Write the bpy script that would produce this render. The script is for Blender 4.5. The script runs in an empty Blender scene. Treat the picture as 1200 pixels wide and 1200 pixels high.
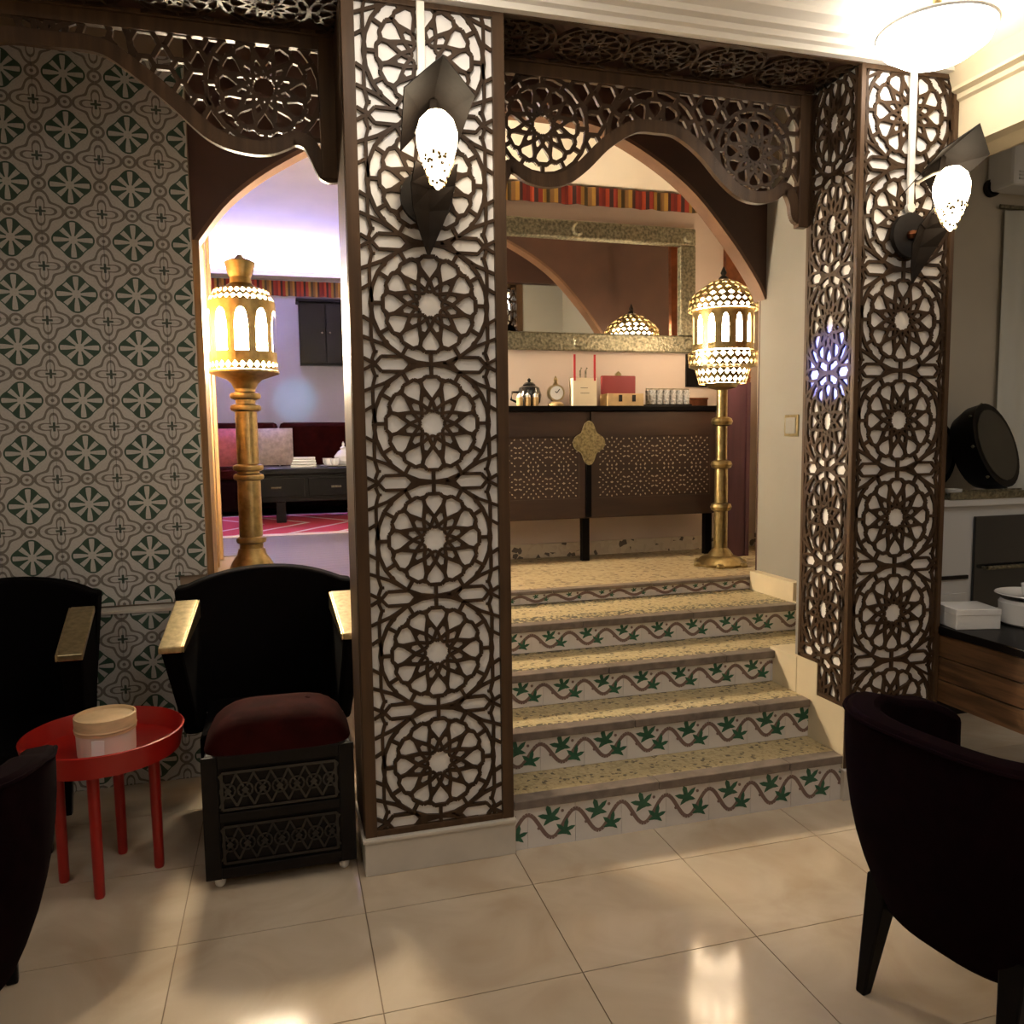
import bpy, math, random
from mathutils import Vector, Matrix
random.seed(7)
PI = math.pi
scn = bpy.context.scene
COL = scn.collection

# ------------------------------------------------------------------ camera
H = 1.62
YAW, PITCH, ROLL, FPX = 0.277528, 0.0919915, 0.0125109, 940.0
cam_d = bpy.data.cameras.new('camera')
cam_d.sensor_width = 36.0
cam_d.lens = FPX / 1200 * 36
cam_d.clip_start = 0.05
cam = bpy.data.objects.new('camera', cam_d)
COL.objects.link(cam)
_f = Vector((math.sin(YAW) * math.cos(PITCH), math.cos(YAW) * math.cos(PITCH), -math.sin(PITCH)))
_r = Vector((math.cos(YAW), -math.sin(YAW), 0))
_d = _f.cross(_r)
_r2 = math.cos(ROLL) * _r + math.sin(ROLL) * _d
_d2 = -math.sin(ROLL) * _r + math.cos(ROLL) * _d
_M = Matrix((_r2, -_d2, -_f)).transposed().to_4x4()
_M.translation = Vector((0, 0, H))
cam.matrix_world = _M
scn.camera = cam
# ------------------------------------------------------------------ world, exposure
w = bpy.data.worlds.new('world')
scn.world = w
w.use_nodes = True
w.node_tree.nodes['Background'].inputs[0].default_value = (0.9, 0.75, 0.6, 1)
w.node_tree.nodes['Background'].inputs[1].default_value = 0.0
scn.view_settings.view_transform = 'Standard'
scn.view_settings.look = 'None'
scn.view_settings.gamma = 1
scn.view_settings.use_curve_mapping = False
scn.view_settings.exposure = 0.6
# strengths of the lamps, seen and added (used by the lamp builders below)
FILL_LAMP = 15.5      # unseen ceiling lamps added to brighten the front room
LANTERN_L = 430.0      # thick brass lantern by the wooden wall
LANTERN_R = 20.0      # pierced brass lantern by the console
SCONCE = 9.0
BOWL = 10.0
ALCOVE_SPOT = 55.0
LED_VIOLET = 1100.0

# ------------------------------------------------------------------ node helpers
class N:
    """tiny expression builder on shader math nodes"""
    nt = None
    def __init__(s, v): s.v = v
    @staticmethod
    def op(o, *a):
        n = N.nt.nodes.new('ShaderNodeMath'); n.operation = o
        for i, x in enumerate(a):
            if isinstance(x, N): N.nt.links.new(x.v, n.inputs[i])
            else: n.inputs[i].default_value = x
        return N(n.outputs[0])
    def __add__(s, o): return N.op('ADD', s, o)
    def __radd__(s, o): return N.op('ADD', o, s)
    def __sub__(s, o): return N.op('SUBTRACT', s, o)
    def __rsub__(s, o): return N.op('SUBTRACT', o, s)
    def __mul__(s, o): return N.op('MULTIPLY', s, o)
    def __rmul__(s, o): return N.op('MULTIPLY', o, s)
    def __lt__(s, o): return N.op('LESS_THAN', s, o)
    def __gt__(s, o): return N.op('GREATER_THAN', s, o)
    def __abs__(s): return N.op('ABSOLUTE', s)
def nmin(a, b): return N.op('MINIMUM', a, b)
def nmax(a, b): return N.op('MAXIMUM', a, b)

MATS = {}
def mat(name, col, rough=0.5, metal=0.0, emis=0.0, var=0.0, scale=8.0, bump=0.0, col2=None,
        stretch=(1, 1, 1), sheen=0.0, coat=0.0, detail=4.0, spec=0.5):
    if name in MATS: return MATS[name]
    m = bpy.data.materials.new(name); m.use_nodes = True
    nt = m.node_tree; b = nt.nodes['Principled BSDF']
    b.inputs['Base Color'].default_value = (*col, 1)
    b.inputs['Roughness'].default_value = rough
    b.inputs['Metallic'].default_value = metal
    b.inputs['Sheen Weight'].default_value = sheen
    b.inputs['Coat Weight'].default_value = coat
    b.inputs['Specular IOR Level'].default_value = spec
    if emis:
        b.inputs['Emission Color'].default_value = (*col, 1)
        b.inputs['Emission Strength'].default_value = emis
    if var or bump:
        tc = nt.nodes.new('ShaderNodeTexCoord'); mp = nt.nodes.new('ShaderNodeMapping')
        mp.inputs['Scale'].default_value = stretch
        nz = nt.nodes.new('ShaderNodeTexNoise')
        nz.inputs['Scale'].default_value = scale; nz.inputs['Detail'].default_value = detail
        nt.links.new(tc.outputs['Object'], mp.inputs[0]); nt.links.new(mp.outputs[0], nz.inputs['Vector'])
        if var:
            mx = nt.nodes.new('ShaderNodeMix'); mx.data_type = 'RGBA'
            c2 = col2 or tuple(c * (1 - var) for c in col)
            mx.inputs[6].default_value = (*col, 1); mx.inputs[7].default_value = (*c2, 1)
            rp = nt.nodes.new('ShaderNodeMapRange')
            rp.inputs[1].default_value = 0.35; rp.inputs[2].default_value = 0.65
            nt.links.new(nz.outputs[0], rp.inputs[0]); nt.links.new(rp.outputs[0], mx.inputs[0])
            nt.links.new(mx.outputs[2], b.inputs['Base Color'])
        if bump:
            bp = nt.nodes.new('ShaderNodeBump'); bp.inputs['Strength'].default_value = bump
            bp.inputs['Distance'].default_value = 0.01
            nt.links.new(nz.outputs[0], bp.inputs['Height']); nt.links.new(bp.outputs[0], b.inputs['Normal'])
    MATS[name] = m
    return m

WOOD = mat('lattice_wood', (0.055, 0.030, 0.015), 0.55, var=0.35, scale=14, stretch=(1, 1, .25), bump=.1, spec=.2)
WOODF = mat('frame_wood', (0.085, 0.046, 0.022), 0.5, var=0.35, scale=10, stretch=(3, 3, .2), bump=.08, spec=.25)
BOARD = mat('white_board', (0.86, 0.83, 0.80), 0.6, var=.05, scale=3)
PLASTER = mat('plaster_cream', (0.76, 0.68, 0.56), 0.8, var=.06, scale=3, bump=.05)
PINKWALL = mat('plaster_pink', (0.52, 0.42, 0.355), 0.8, var=.08, scale=3, bump=.06)
CEILM = mat('ceiling_white', (0.86, 0.82, 0.75), 0.7, var=.03, scale=2)
BROWN = mat('arch_brown', (0.06, 0.024, 0.014), 0.6, var=.25, scale=4, bump=.05)
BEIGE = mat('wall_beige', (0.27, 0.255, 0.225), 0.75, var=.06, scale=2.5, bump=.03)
CREAMTRIM = mat('trim_cream', (0.66, 0.56, 0.38), 0.55, var=.08, scale=5)
STONE = mat('plinth_stone', (0.60, 0.55, 0.48), 0.35, var=.12, scale=6)
GROUT = mat('grout', (0.25, 0.18, 0.12), 0.8)
NOSE = mat('nosing_stone', (0.20, 0.16, 0.135), 0.4, var=.35, scale=18, bump=.05)
RISER = mat('riser_white', (0.72, 0.68, 0.65), 0.3, var=.05, scale=20)
VINE = mat('vine_burgundy', (0.20, 0.125, 0.11), 0.35)
LEAF = mat('leaf_green', (0.025, 0.13, 0.07), 0.35, var=.3, scale=60)
BLACKV = mat('velvet_black', (0.0025, 0.0018, 0.002), 0.95, var=.3, scale=30, spec=.06)
BURG = mat('velvet_burgundy', (0.0065, 0.0017, 0.0028), 0.95, var=.4, scale=25, spec=.03)
BURGR = mat('velvet_wine', (0.026, 0.0026, 0.002), 0.85, var=.4, scale=12, spec=.05)
GOLD = mat('gold_metal', (0.62, 0.50, 0.28), 0.3, 1.0, var=.3, scale=40)
BRASS = mat('brass', (0.40, 0.30, 0.135), 0.38, 1.0, var=.35, scale=22, bump=.15)
RED = mat('red_lacquer', (0.36, 0.012, 0.008), 0.35, var=.1, scale=5)
CHIP = mat('chipwood', (0.72, 0.52, 0.30), 0.65, var=.2, scale=12, stretch=(1, 1, 6))
PAPERW = mat('paper_pink', (0.75, 0.62, 0.54), 0.6)
CARVE = mat('carved_black', (0.005, 0.0032, 0.0028), 0.42, var=.3, scale=40, bump=.12, spec=.18)
BLACKW = mat('black_wood', (0.004, 0.003, 0.003), 0.35, var=.3, scale=10, stretch=(1, 1, .2), spec=.1)
CHROME = mat('caster_white', (0.75, 0.72, 0.68), 0.3)
SILVER = mat('embossed_silver', (0.30, 0.275, 0.19), 0.42, .85, var=.6, scale=55, bump=.6, detail=6)
MIRROR = mat('mirror_glass', (0.92, 0.92, 0.9), 0.02, 1.0)
IRON = mat('dark_iron', (0.012, 0.008, 0.006), 0.6, 0.0, var=.3, scale=25, bump=.2, spec=.25)
COPPER = mat('copper', (0.30, 0.12, 0.06), 0.35, 1.0, var=.3, scale=20)
WHITEC = mat('cable_white', (0.82, 0.78, 0.7), 0.5)
CERAM = mat('ceramic_white', (0.80, 0.80, 0.80), 0.15, coat=.4)
WHITEB = mat('white_enamel', (0.60, 0.60, 0.60), 0.3)
DGLASS = mat('dark_glass', (0.012, 0.012, 0.013), 0.08, coat=.5)
CONSOLE = mat('console_wood', (0.045, 0.022, 0.013), 0.5, var=.3, scale=9, stretch=(.3, 1, 2))
INLAY = mat('inlay_bone', (0.42, 0.36, 0.28), 0.6)
TAN = mat('tan_wood', (0.55, 0.38, 0.18), 0.55, var=.2, scale=15)
OAK = mat('oak', (0.36, 0.20, 0.08), 0.5, var=.5, scale=7, stretch=(4, 4, .3), bump=.1)
TBLW = mat('table_wood', (0.15, 0.075, 0.033), 0.4, var=.6, scale=7, stretch=(1, .6, 8), bump=.05)
REDB = mat('box_red', (0.20, 0.012, 0.015), 0.6)
CREAMP = mat('cream_paper', (0.78, 0.68, 0.50), 0.6)
LAMPGL = mat('lantern_glass', (1.0, 0.84, 0.60), 0.4, emis=LANTERN_L)
LAMPGR = mat('lantern_glass_pale', (1.0, 0.80, 0.55), 0.4, emis=LANTERN_R)
SCGL = mat('sconce_glass', (1.0, 0.80, 0.54), 0.4, emis=SCONCE)
FILLGL = mat('fill_lamp_glass', (1.0, 0.955, 0.90), 0.4, emis=FILL_LAMP)
LEDV = mat('led_violet', (0.36, 0.36, 1.0), 0.4, emis=LED_VIOLET)

def floor_mat():
    m = mat('marble_tile', (0.66, 0.54, 0.39), 0.10, spec=.5)
    nt = m.node_tree; b = nt.nodes['Principled BSDF']
    tc = nt.nodes.new('ShaderNodeTexCoord')
    oi = nt.nodes.new('ShaderNodeObjectInfo')
    va = nt.nodes.new('ShaderNodeVectorMath'); va.operation = 'ADD'
    vs = nt.nodes.new('ShaderNodeVectorMath'); vs.operation = 'SCALE'; vs.inputs['Scale'].default_value = 1.0
    nt.links.new(oi.outputs['Location'], vs.inputs[0])
    nt.links.new(tc.outputs['Object'], va.inputs[0]); nt.links.new(vs.outputs[0], va.inputs[1])
    nz = nt.nodes.new('ShaderNodeTexNoise'); nz.inputs['Scale'].default_value = 2.6
    nz.inputs['Detail'].default_value = 7; nz.inputs['Distortion'].default_value = 1.2
    nt.links.new(va.outputs[0], nz.inputs['Vector'])
    cr = nt.nodes.new('ShaderNodeValToRGB')
    cr.color_ramp.elements[0].position = .32; cr.color_ramp.elements[0].color = (0.47, 0.37, 0.265, 1)
    cr.color_ramp.elements[1].position = .68; cr.color_ramp.elements[1].color = (0.59, 0.50, 0.385, 1)
    nt.links.new(nz.outputs[0], cr.inputs[0]); nt.links.new(cr.outputs[0], b.inputs['Base Color'])
    return m
MARBLE = floor_mat()

def cement_mat():
    """printed cement tile: pale 8-petal flower on green, grey scrolls, small crosses at the corners"""
    m = mat('cement_tile', (0.5, 0.45, 0.4), 0.55)
    nt = m.node_tree; N.nt = nt; b = nt.nodes['Principled BSDF']
    tc = nt.nodes.new('ShaderNodeTexCoord'); sp = nt.nodes.new('ShaderNodeSeparateXYZ')
    nt.links.new(tc.outputs['Object'], sp.inputs[0])
    x = N(sp.outputs[0]) * 8.0; z = N(sp.outputs[2]) * 8.33
    ax, az = abs(x), abs(z)
    r = N.op('SQRT', x * x + z * z)
    th = N.op('ARCTAN2', z, x)
    c8 = N.op('COSINE', th * 8.0)
    c4 = N.op('COSINE', th * 4.0)
    green = r < (0.64 + c4 * 0.07)
    petal = nmax((r < (0.59 + c4 * .06)) * (c8 > (r * 2.0 - .85)), r < 0.15)
    cx, cz = 1.0 - ax, 1.0 - az
    rc = N.op('SQRT', cx * cx + cz * cz)
    tcn = N.op('ARCTAN2', cz, cx)
    cc = N.op('COSINE', tcn * 4.0)
    l1 = abs(rc - (0.60 + cc * 0.14)) < 0.05
    l2 = abs(rc - (0.33 + cc * 0.16)) < 0.05
    dx, dz = ax - 1.0, az
    re = N.op('SQRT', dx * dx + dz * dz)
    l3 = abs(re - 0.20) < 0.045
    dx2, dz2 = ax, az - 1.0
    re2 = N.op('SQRT', dx2 * dx2 + dz2 * dz2)
    l4 = abs(re2 - 0.20) < 0.045
    dot = nmax(re < 0.06, re2 < 0.06)
    line = nmax(nmax(l1, l2), nmax(nmax(l3, l4), dot))
    line = line * (1.0 - green)
    cross = (nmin(cx, cz) < 0.04) * (nmax(cx, cz) < 0.17)
    grout = nmax(ax, az) > 0.985
    def mix(a, bcol, fac):
        mx = nt.nodes.new('ShaderNodeMix'); mx.data_type = 'RGBA'
        nt.links.new(fac.v, mx.inputs[0])
        if isinstance(a, tuple): mx.inputs[6].default_value = (*a, 1)
        else: nt.links.new(a, mx.inputs[6])
        if isinstance(bcol, tuple): mx.inputs[7].default_value = (*bcol, 1)
        else: nt.links.new(bcol, mx.inputs[7])
        return mx.outputs[2]
    base = (0.56, 0.54, 0.505)
    c = mix(base, (0.20, 0.175, 0.15), line)
    c = mix(c, (0.03, 0.075, 0.045), green)
    c = mix(c, base, petal)
    c = mix(c, (0.05, 0.08, 0.055), cross)
    nz = nt.nodes.new('ShaderNodeTexNoise'); nz.inputs['Scale'].default_value = 30
    mm = nt.nodes.new('ShaderNodeMix'); mm.data_type = 'RGBA'; mm.blend_type = 'MULTIPLY'; mm.inputs[0].default_value = .35
    nt.links.new(c, mm.inputs[6]); nt.links.new(nz.outputs[0], mm.inputs[7])
    nt.links.new(mm.outputs[2], b.inputs['Base Color'])
    return m
CEMENT = cement_mat()

def mosaic_mat(name, c1, c2, c3, scale=55, stretch=(1, 1, 1), border=None):
    """crushed pebble mosaic; border=(half length y) lays rows of dark chips along both long edges"""
    m = mat(name, c1, 0.45)
    nt = m.node_tree; N.nt = nt; b = nt.nodes['Principled BSDF']
    tc = nt.nodes.new('ShaderNodeTexCoord'); mp = nt.nodes.new('ShaderNodeMapping'); mp.inputs['Scale'].default_value = stretch
    nt.links.new(tc.outputs['Object'], mp.inputs[0])
    vo = nt.nodes.new('ShaderNodeTexVoronoi'); vo.inputs['Scale'].default_value = scale
    nt.links.new(mp.outputs[0], vo.inputs['Vector'])
    sep = nt.nodes.new('ShaderNodeSeparateColor'); nt.links.new(vo.outputs['Color'], sep.inputs[0])
    cr = nt.nodes.new('ShaderNodeValToRGB'); cr.color_ramp.interpolation = 'CONSTANT'
    e = cr.color_ramp.elements
    e[0].position = 0; e[0].color = (*c1, 1); e[1].position = .6; e[1].color = (*c2, 1)
    e2 = e.new(.9); e2.color = (*c3, 1)
    nt.links.new(sep.outputs[0], cr.inputs[0])
    out = cr.outputs[0]
    if border:
        sp = nt.nodes.new('ShaderNodeSeparateXYZ'); nt.links.new(tc.outputs['Object'], sp.inputs[0])
        band = abs(N(sp.outputs[1])) > (border - .045)
        dark = band * (N(sep.outputs[1]) > .55)
        mx = nt.nodes.new('ShaderNodeMix'); mx.data_type = 'RGBA'
        nt.links.new(dark.v, mx.inputs[0]); nt.links.new(out, mx.inputs[6]); mx.inputs[7].default_value = (.07, .065, .04, 1)
        out = mx.outputs[2]
    nt.links.new(out, b.inputs['Base Color'])
    bp = nt.nodes.new('ShaderNodeBump'); bp.inputs['Strength'].default_value = .5; bp.inputs['Distance'].default_value = .004
    nt.links.new(vo.outputs['Distance'], bp.inputs['Height']); bp.invert = True
    nt.links.new(bp.outputs[0], b.inputs['Normal'])
    return m
TREADM = mosaic_mat('tread_mosaic', (0.49, 0.40, 0.225), (0.39, 0.31, 0.17), (0.12, 0.095, 0.055), 75, border=.155)
LANDM = mosaic_mat('landing_mosaic', (0.46, 0.37, 0.22), (0.36, 0.27, 0.15), (0.18, 0.12, 0.07), 45)
SKIRTM = mosaic_mat('skirting_mosaic', (0.55, 0.47, 0.36), (0.50, 0.42, 0.32), (0.1, 0.08, 0.06), 30)

def stripes_mat():
    m = mat('striped_cloth', (0.5, 0.05, 0.03), 0.8)
    nt = m.node_tree; b = nt.nodes['Principled BSDF']
    tc = nt.nodes.new('ShaderNodeTexCoord'); sp = nt.nodes.new('ShaderNodeSeparateXYZ')
    nt.links.new(tc.outputs['Object'], sp.inputs[0])
    N.nt = nt
    fr = N.op('FRACT', N(sp.outputs[0]) * 3.6)
    cr = nt.nodes.new('ShaderNodeValToRGB'); cr.color_ramp.interpolation = 'CONSTANT'
    e = cr.color_ramp.elements
    cols = [(0, (.16, .015, .012)), (.1, (.34, .045, .015)), (.2, (.035, .010, .008)), (.3, (.24, .025, .012)), (.42, (.32, .18, .035)),
            (.52, (.06, .04, .015)), (.62, (.18, .09, .025)), (.72, (.32, .17, .03)), (.82, (.045, .012, .01)), (.9, (.22, .022, .012))]
    e[0].position = 0; e[0].color = (*cols[0][1], 1)
    e[1].position = cols[1][0]; e[1].color = (*cols[1][1], 1)
    for p_, c_ in cols[2:]:
        k = e.new(p_); k.color = (*c_, 1)
    nt.links.new(fr.v, cr.inputs[0]); nt.links.new(cr.outputs[0], b.inputs['Base Color'])
    return m
STRIPES = stripes_mat()

def rug_mat():
    m = mat('rug_red', (0.4, 0.02, 0.05), 0.9)
    nt = m.node_tree; b = nt.nodes['Principled BSDF']; N.nt = nt
    tc = nt.nodes.new('ShaderNodeTexCoord'); sp = nt.nodes.new('ShaderNodeSeparateXYZ')
    nt.links.new(tc.outputs['Object'], sp.inputs[0])
    y = abs(N(sp.outputs[1])); x = N(sp.outputs[0])
    pale = nmax((y > .93), abs(N.op('FRACT', x * 2.2 + y * 1.5) - .5) < .07)
    mx = nt.nodes.new('ShaderNodeMix'); mx.data_type = 'RGBA'
    nt.links.new(pale.v, mx.inputs[0])
    mx.inputs[6].default_value = (.40, .02, .05, 1); mx.inputs[7].default_value = (.6, .5, .5, 1)
    nt.links.new(mx.outputs[2], b.inputs['Base Color'])
    return m
RUG = rug_mat()

# ------------------------------------------------------------------ mesh builder
class MB:
    def __init__(s): s.v = []; s.f = []; s.m = []
    def add(s, vs, fs, m=0):
        o = len(s.v); s.v += [tuple(p) for p in vs]
        s.f += [tuple(i + o for i in f) for f in fs]; s.m += [m] * len(fs)
        return s
    def box(s, x0, x1, y0, y1, z0, z1, m=0):
        return s.add([(x0, y0, z0), (x1, y0, z0), (x1, y1, z0), (x0, y1, z0), (x0, y0, z1), (x1, y0, z1), (x1, y1, z1), (x0, y1, z1)],
                     [(0, 3, 2, 1), (4, 5, 6, 7), (0, 1, 5, 4), (1, 2, 6, 5), (2, 3, 7, 6), (3, 0, 4, 7)], m)
    def hexa(s, bot, top, m=0):
        return s.add(list(bot) + list(top), [(0, 3, 2, 1), (4, 5, 6, 7), (0, 1, 5, 4), (1, 2, 6, 5), (2, 3, 7, 6), (3, 0, 4, 7)], m)
    def prism(s, poly, d0, d1, fn, m=0):
        n = len(poly)
        vs = [fn(u, v, d0) for u, v in poly] + [fn(u, v, d1) for u, v in poly]
        fs = [tuple(range(n))[::-1], tuple(range(n, 2 * n))] + [(i, (i + 1) % n, n + (i + 1) % n, n + i) for i in range(n)]
        return s.add(vs, fs, m)
    def bar(s, a, b, wd, d0, d1, fn, m=0):
        dx, dy = b[0] - a[0], b[1] - a[1]; L = math.hypot(dx, dy)
        if L < 1e-6: return s
        nx, ny = -dy / L * wd / 2, dx / L * wd / 2
        return s.prism([(a[0] + nx, a[1] + ny), (a[0] - nx, a[1] - ny), (b[0] - nx, b[1] - ny), (b[0] + nx, b[1] + ny)], d0, d1, fn, m)
    def lathe(s, prof, n=24, c=(0, 0, 0), m=0, cap=True, a0=0.0):
        o = []; k = len(prof)
        for r, z in prof:
            for i in range(n):
                a = a0 + 2 * PI * i / n
                o.append((c[0] + r * math.cos(a), c[1] + r * math.sin(a), c[2] + z))
        fs = []
        for j in range(k - 1):
            for i in range(n):
                fs.append((j * n + i, j * n + (i + 1) % n, (j + 1) * n + (i + 1) % n, (j + 1) * n + i))
        if cap:
            fs.append(tuple(range(n))[::-1]); fs.append(tuple(range((k - 1) * n, k * n)))
        return s.add(o, fs, m)
    def tube(s, pts, r, n=8, m=0):
        pts = [Vector(p) for p in pts]; k = len(pts); vs = []
        for j, p in enumerate(pts):
            d = (pts[min(j + 1, k - 1)] - pts[max(j - 1, 0)]).normalized()
            u = d.cross(Vector((0, 0, 1)) if abs(d.z) < .9 else Vector((1, 0, 0))).normalized(); v = d.cross(u)
            rr = r[j] if isinstance(r, (list, tuple)) else r
            for i in range(n):
                a = 2 * PI * i / n
                vs.append(p + u * (rr * math.cos(a)) + v * (rr * math.sin(a)))
        fs = [(j * n + i, j * n + (i + 1) % n, (j + 1) * n + (i + 1) % n, (j + 1) * n + i) for j in range(k - 1) for i in range(n)]
        fs += [tuple(range(n))[::-1], tuple(range((k - 1) * n, k * n))]
        return s.add(vs, fs, m)
    def grid(s, fn, nu, nv, m=0, closed_u=False):
        vs = [fn(i / (nu - (0 if closed_u else 1)), j / (nv - 1)) for j in range(nv) for i in range(nu)]
        fs = []
        for j in range(nv - 1):
            for i in range(nu if closed_u else nu - 1):
                i2 = (i + 1) % nu
                fs.append((j * nu + i, j * nu + i2, (j + 1) * nu + i2, (j + 1) * nu + i))
        return s.add(vs, fs, m)
    def mesh(s, name, mats, smooth=None, fix=True):
        me = bpy.data.meshes.new(name)
        me.from_pydata([tuple(p) for p in s.v], [], s.f)
        for mm in (mats if isinstance(mats, (list, tuple)) else [mats]): me.materials.append(mm)
        me.polygons.foreach_set('material_index', s.m)
        if fix:
            import bmesh
            bm = bmesh.new(); bm.from_mesh(me); bmesh.ops.recalc_face_normals(bm, faces=bm.faces); bm.to_mesh(me); bm.free()
        if smooth:
            me.polygons.foreach_set('use_smooth', [True] * len(me.polygons))
            me.set_sharp_from_angle(angle=smooth)
        me.update()
        return me
    def build(s, name, mats, parent=None, smooth=None, loc=(0, 0, 0), rz=0.0, bevel=0, fix=True):
        return link(name, s.mesh(name, mats, smooth, fix), parent, loc, rz, bevel)

def link(name, me, parent=None, loc=(0, 0, 0), rz=0.0, bevel=0):
    o = bpy.data.objects.new(name, me); COL.objects.link(o)
    o.location = loc; o.rotation_euler = (0, 0, rz); o.parent = parent
    if bevel:
        b = o.modifiers.new('bevel', 'BEVEL'); b.width = bevel; b.segments = 2; b.limit_method = 'ANGLE'
    return o
def tag(o, label=None, cat=None, group=None, kind=None):
    if label: o['label'] = label
    if cat: o['category'] = cat
    if group: o['group'] = group
    if kind: o['kind'] = kind
    return o
def thing(name, label, cat, loc=(0, 0, 0), rz=0.0, group=None, kind=None):
    o = bpy.data.objects.new(name, None); COL.objects.link(o)
    o.location = loc; o.rotation_euler = (0, 0, rz); o.empty_display_size = .1
    return tag(o, label, cat, group, kind)
def copy_tree(o, parent=None):
    c = o.copy(); COL.objects.link(c); c.parent = parent
    for ch in list(o.children): copy_tree(ch, c)
    return c
def struct(name, label, mb, mats, cat='wall', smooth=None):
    return tag(mb.build(name, mats, None, smooth), label, cat, None, 'structure')

# plane maps: (u along, v up, d outwards)
def front(y0): return lambda u, v, d: (u, y0 - d, v)      # faces the camera, -Y
def side(x0): return lambda u, v, d: (x0 - d, u, v)       # faces -X
def under(z0): return lambda u, v, d: (u, v, z0 - d)      # faces down

# ------------------------------------------------------------------ lattice patterns
def rosette(cx, cy, R, sx=1.0, outer=True, wd=.062):
    """twelve-petal rosette as straps: starred centre, kite petals, pointed petal ring, outer ring"""
    segs = []
    P = lambda r, a: (cx + sx * r * R * math.cos(a), cy + r * R * math.sin(a))
    a15 = PI / 12; st = PI / 6; w = wd * R
    for k in range(12):
        a = k * st; u = a + a15
        segs.append((P(.60, u), P(.79, u), w))                                   # strap between two petals
        segs.append((P(.64, u), P(.47, u), w, w * 2.1))                          # thickening where it forks
        for e in (-1, 1):
            segs.append((P(.62, u), P(.385, u + e * a15), w))                    # fork to the petal tips
            segs.append((P(.40, u + e * a15), P(.245, u), w * .9))               # on to the starred centre
            segs.append((P(.245, u), P(.205, u + e * a15), w * .8))
        segs.append((P(.73, a - a15), P(.80, a - a15 * .5), w)); segs.append((P(.80, a - a15 * .5), P(.80, a + a15 * .5), w))
        segs.append((P(.80, a + a15 * .5), P(.73, a + a15), w))
        segs.append((P(.80, a), P(1.0, a), w))
        if outer:
            segs.append((P(1.0, a - a15), P(1.0, a), w * 1.05)); segs.append((P(1.0, a), P(1.0, a + a15), w * 1.05))
    return segs
def cell(cx, cy, R, P2, HW, sx=1.0):
    """one panel cell: rosette plus corner strapwork; P2 half pitch, HW half width (metres)"""
    s = rosette(cx, cy, R, sx); wd = .055 * R
    q = lambda x, y: (cx + sx * x * R, cy + y * R)
    hw = HW / (R * sx); h = P2 / R
    xs = min(1.0, hw - .06)
    for sg in (-1, 1):
        c0 = sg * .655; y = h      # hexagons on the upper joint (the lower one belongs to the next cell)
        hx = [(c0 - .30, y), (c0 - .19, y + .125), (c0 + .19, y + .125), (c0 + .30, y), (c0 + .19, y - .125), (c0 - .19, y - .125)]
        for i in range(6): s.append((q(*hx[i]), q(*hx[(i + 1) % 6]), wd))
        s.append((q(sg * .955, h), q(sg * hw, h + .10), wd)); s.append((q(sg * .955, h), q(sg * hw, h - .10), wd))
        col = [(xs - .035, 0), (xs, .26), (xs, .62), (xs - .05, .80), (xs, .93), (.955, h)]
        for sy in (-1, 1):
            for a, b in zip(col, col[1:]): s.append((q(sg * a[0], sy * a[1]), q(sg * b[0], sy * b[1]), wd))
            s.append((q(sg * hw, sy * .55), q(sg * .80, sy * .68), wd)); s.append((q(sg * .80, sy * .68), q(sg * .46, sy * (h - .12)), wd))
            s.append((q(sg * xs, sy * .30), q(sg * hw, sy * .22), wd))
            s.append((q(sg * .80, sy * .68), q(sg * .72, sy * .62), wd))
            s.append((q(sg * (xs - .05), sy * .80), q(sg * .90, sy * .80), wd * .8))
            s.append((q(sg * .20, sy * .985), q(sg * .36, sy * (h - .02)), wd * .8))
    return s
def clip(segs, inside, step=.012):
    """keep the pieces of each bar that lie inside; bars are (a, b, width[, width at b])"""
    out = []
    for sg in segs:
        a, b, w0 = sg[:3]; w1 = sg[3] if len(sg) > 3 else w0
        at = lambda t: (a[0] + (b[0] - a[0]) * t, a[1] + (b[1] - a[1]) * t)
        L = math.hypot(b[0] - a[0], b[1] - a[1]); n = max(1, int(L / step)); run = None; runs = []
        for i in range(n):
            if inside(*at((i + .5) / n)):
                if run is None: run = [i / n, (i + 1) / n]; runs.append(run)
                else: run[1] = (i + 1) / n
            else: run = None
        for t0, t1 in runs: out.append((at(t0), at(t1), w0 + (w1 - w0) * t0, w0 + (w1 - w0) * t1))
    return out
def lattice(segs, fn, t=.012, d=0.0):
    mb = MB()
    for i, sg in enumerate(segs):
        a, b, w0 = sg[:3]; w1 = sg[3] if len(sg) > 3 else w0
        dx, dy = b[0] - a[0], b[1] - a[1]; L = math.hypot(dx, dy)
        if L < 1e-6: continue
        nx, ny = -dy / L / 2, dx / L / 2
        mb.prism([(a[0] + nx * w0, a[1] + ny * w0), (a[0] - nx * w0, a[1] - ny * w0), (b[0] - nx * w1, b[1] - ny * w1), (b[0] + nx * w1, b[1] + ny * w1)], d, d + t + (i % 7) * .0002, fn)
    return mb

# ================================================================== SETTING
# measured layout (metres): camera at x=0, y=0
YP, YB = 2.90, 3.24            # pillar front and back
PL0, PL1 = .245, .818          # left pillar
PR0, PR1 = 2.335, 2.83         # right pillar
ZT = 3.13                      # soffit / pillar top
LZ = .765                      # raised landing
CZ = 3.38                      # ceiling of the front room
PITCH_R = .4255

# ---- floor
fl = struct('floor', 'polished beige marble floor of the front room', MB().box(-4.2, 6.2, -3.2, 4.3, -.12, -.006), GROUT, 'floor')
TW, TD = .602, .505
tile_me = MB().box(-TW / 2 + .0018, TW / 2 - .0018, -TD / 2 + .0018, TD / 2 - .0018, -.006, 0).mesh('floor_tile', MARBLE)
for i in range(-6, 10):
    for j in range(-8, 4):
        link('floor_tile', tile_me, fl, (.218 + TW * (i + .5), 2.662 - TD * (.5 - j), 0))

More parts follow.
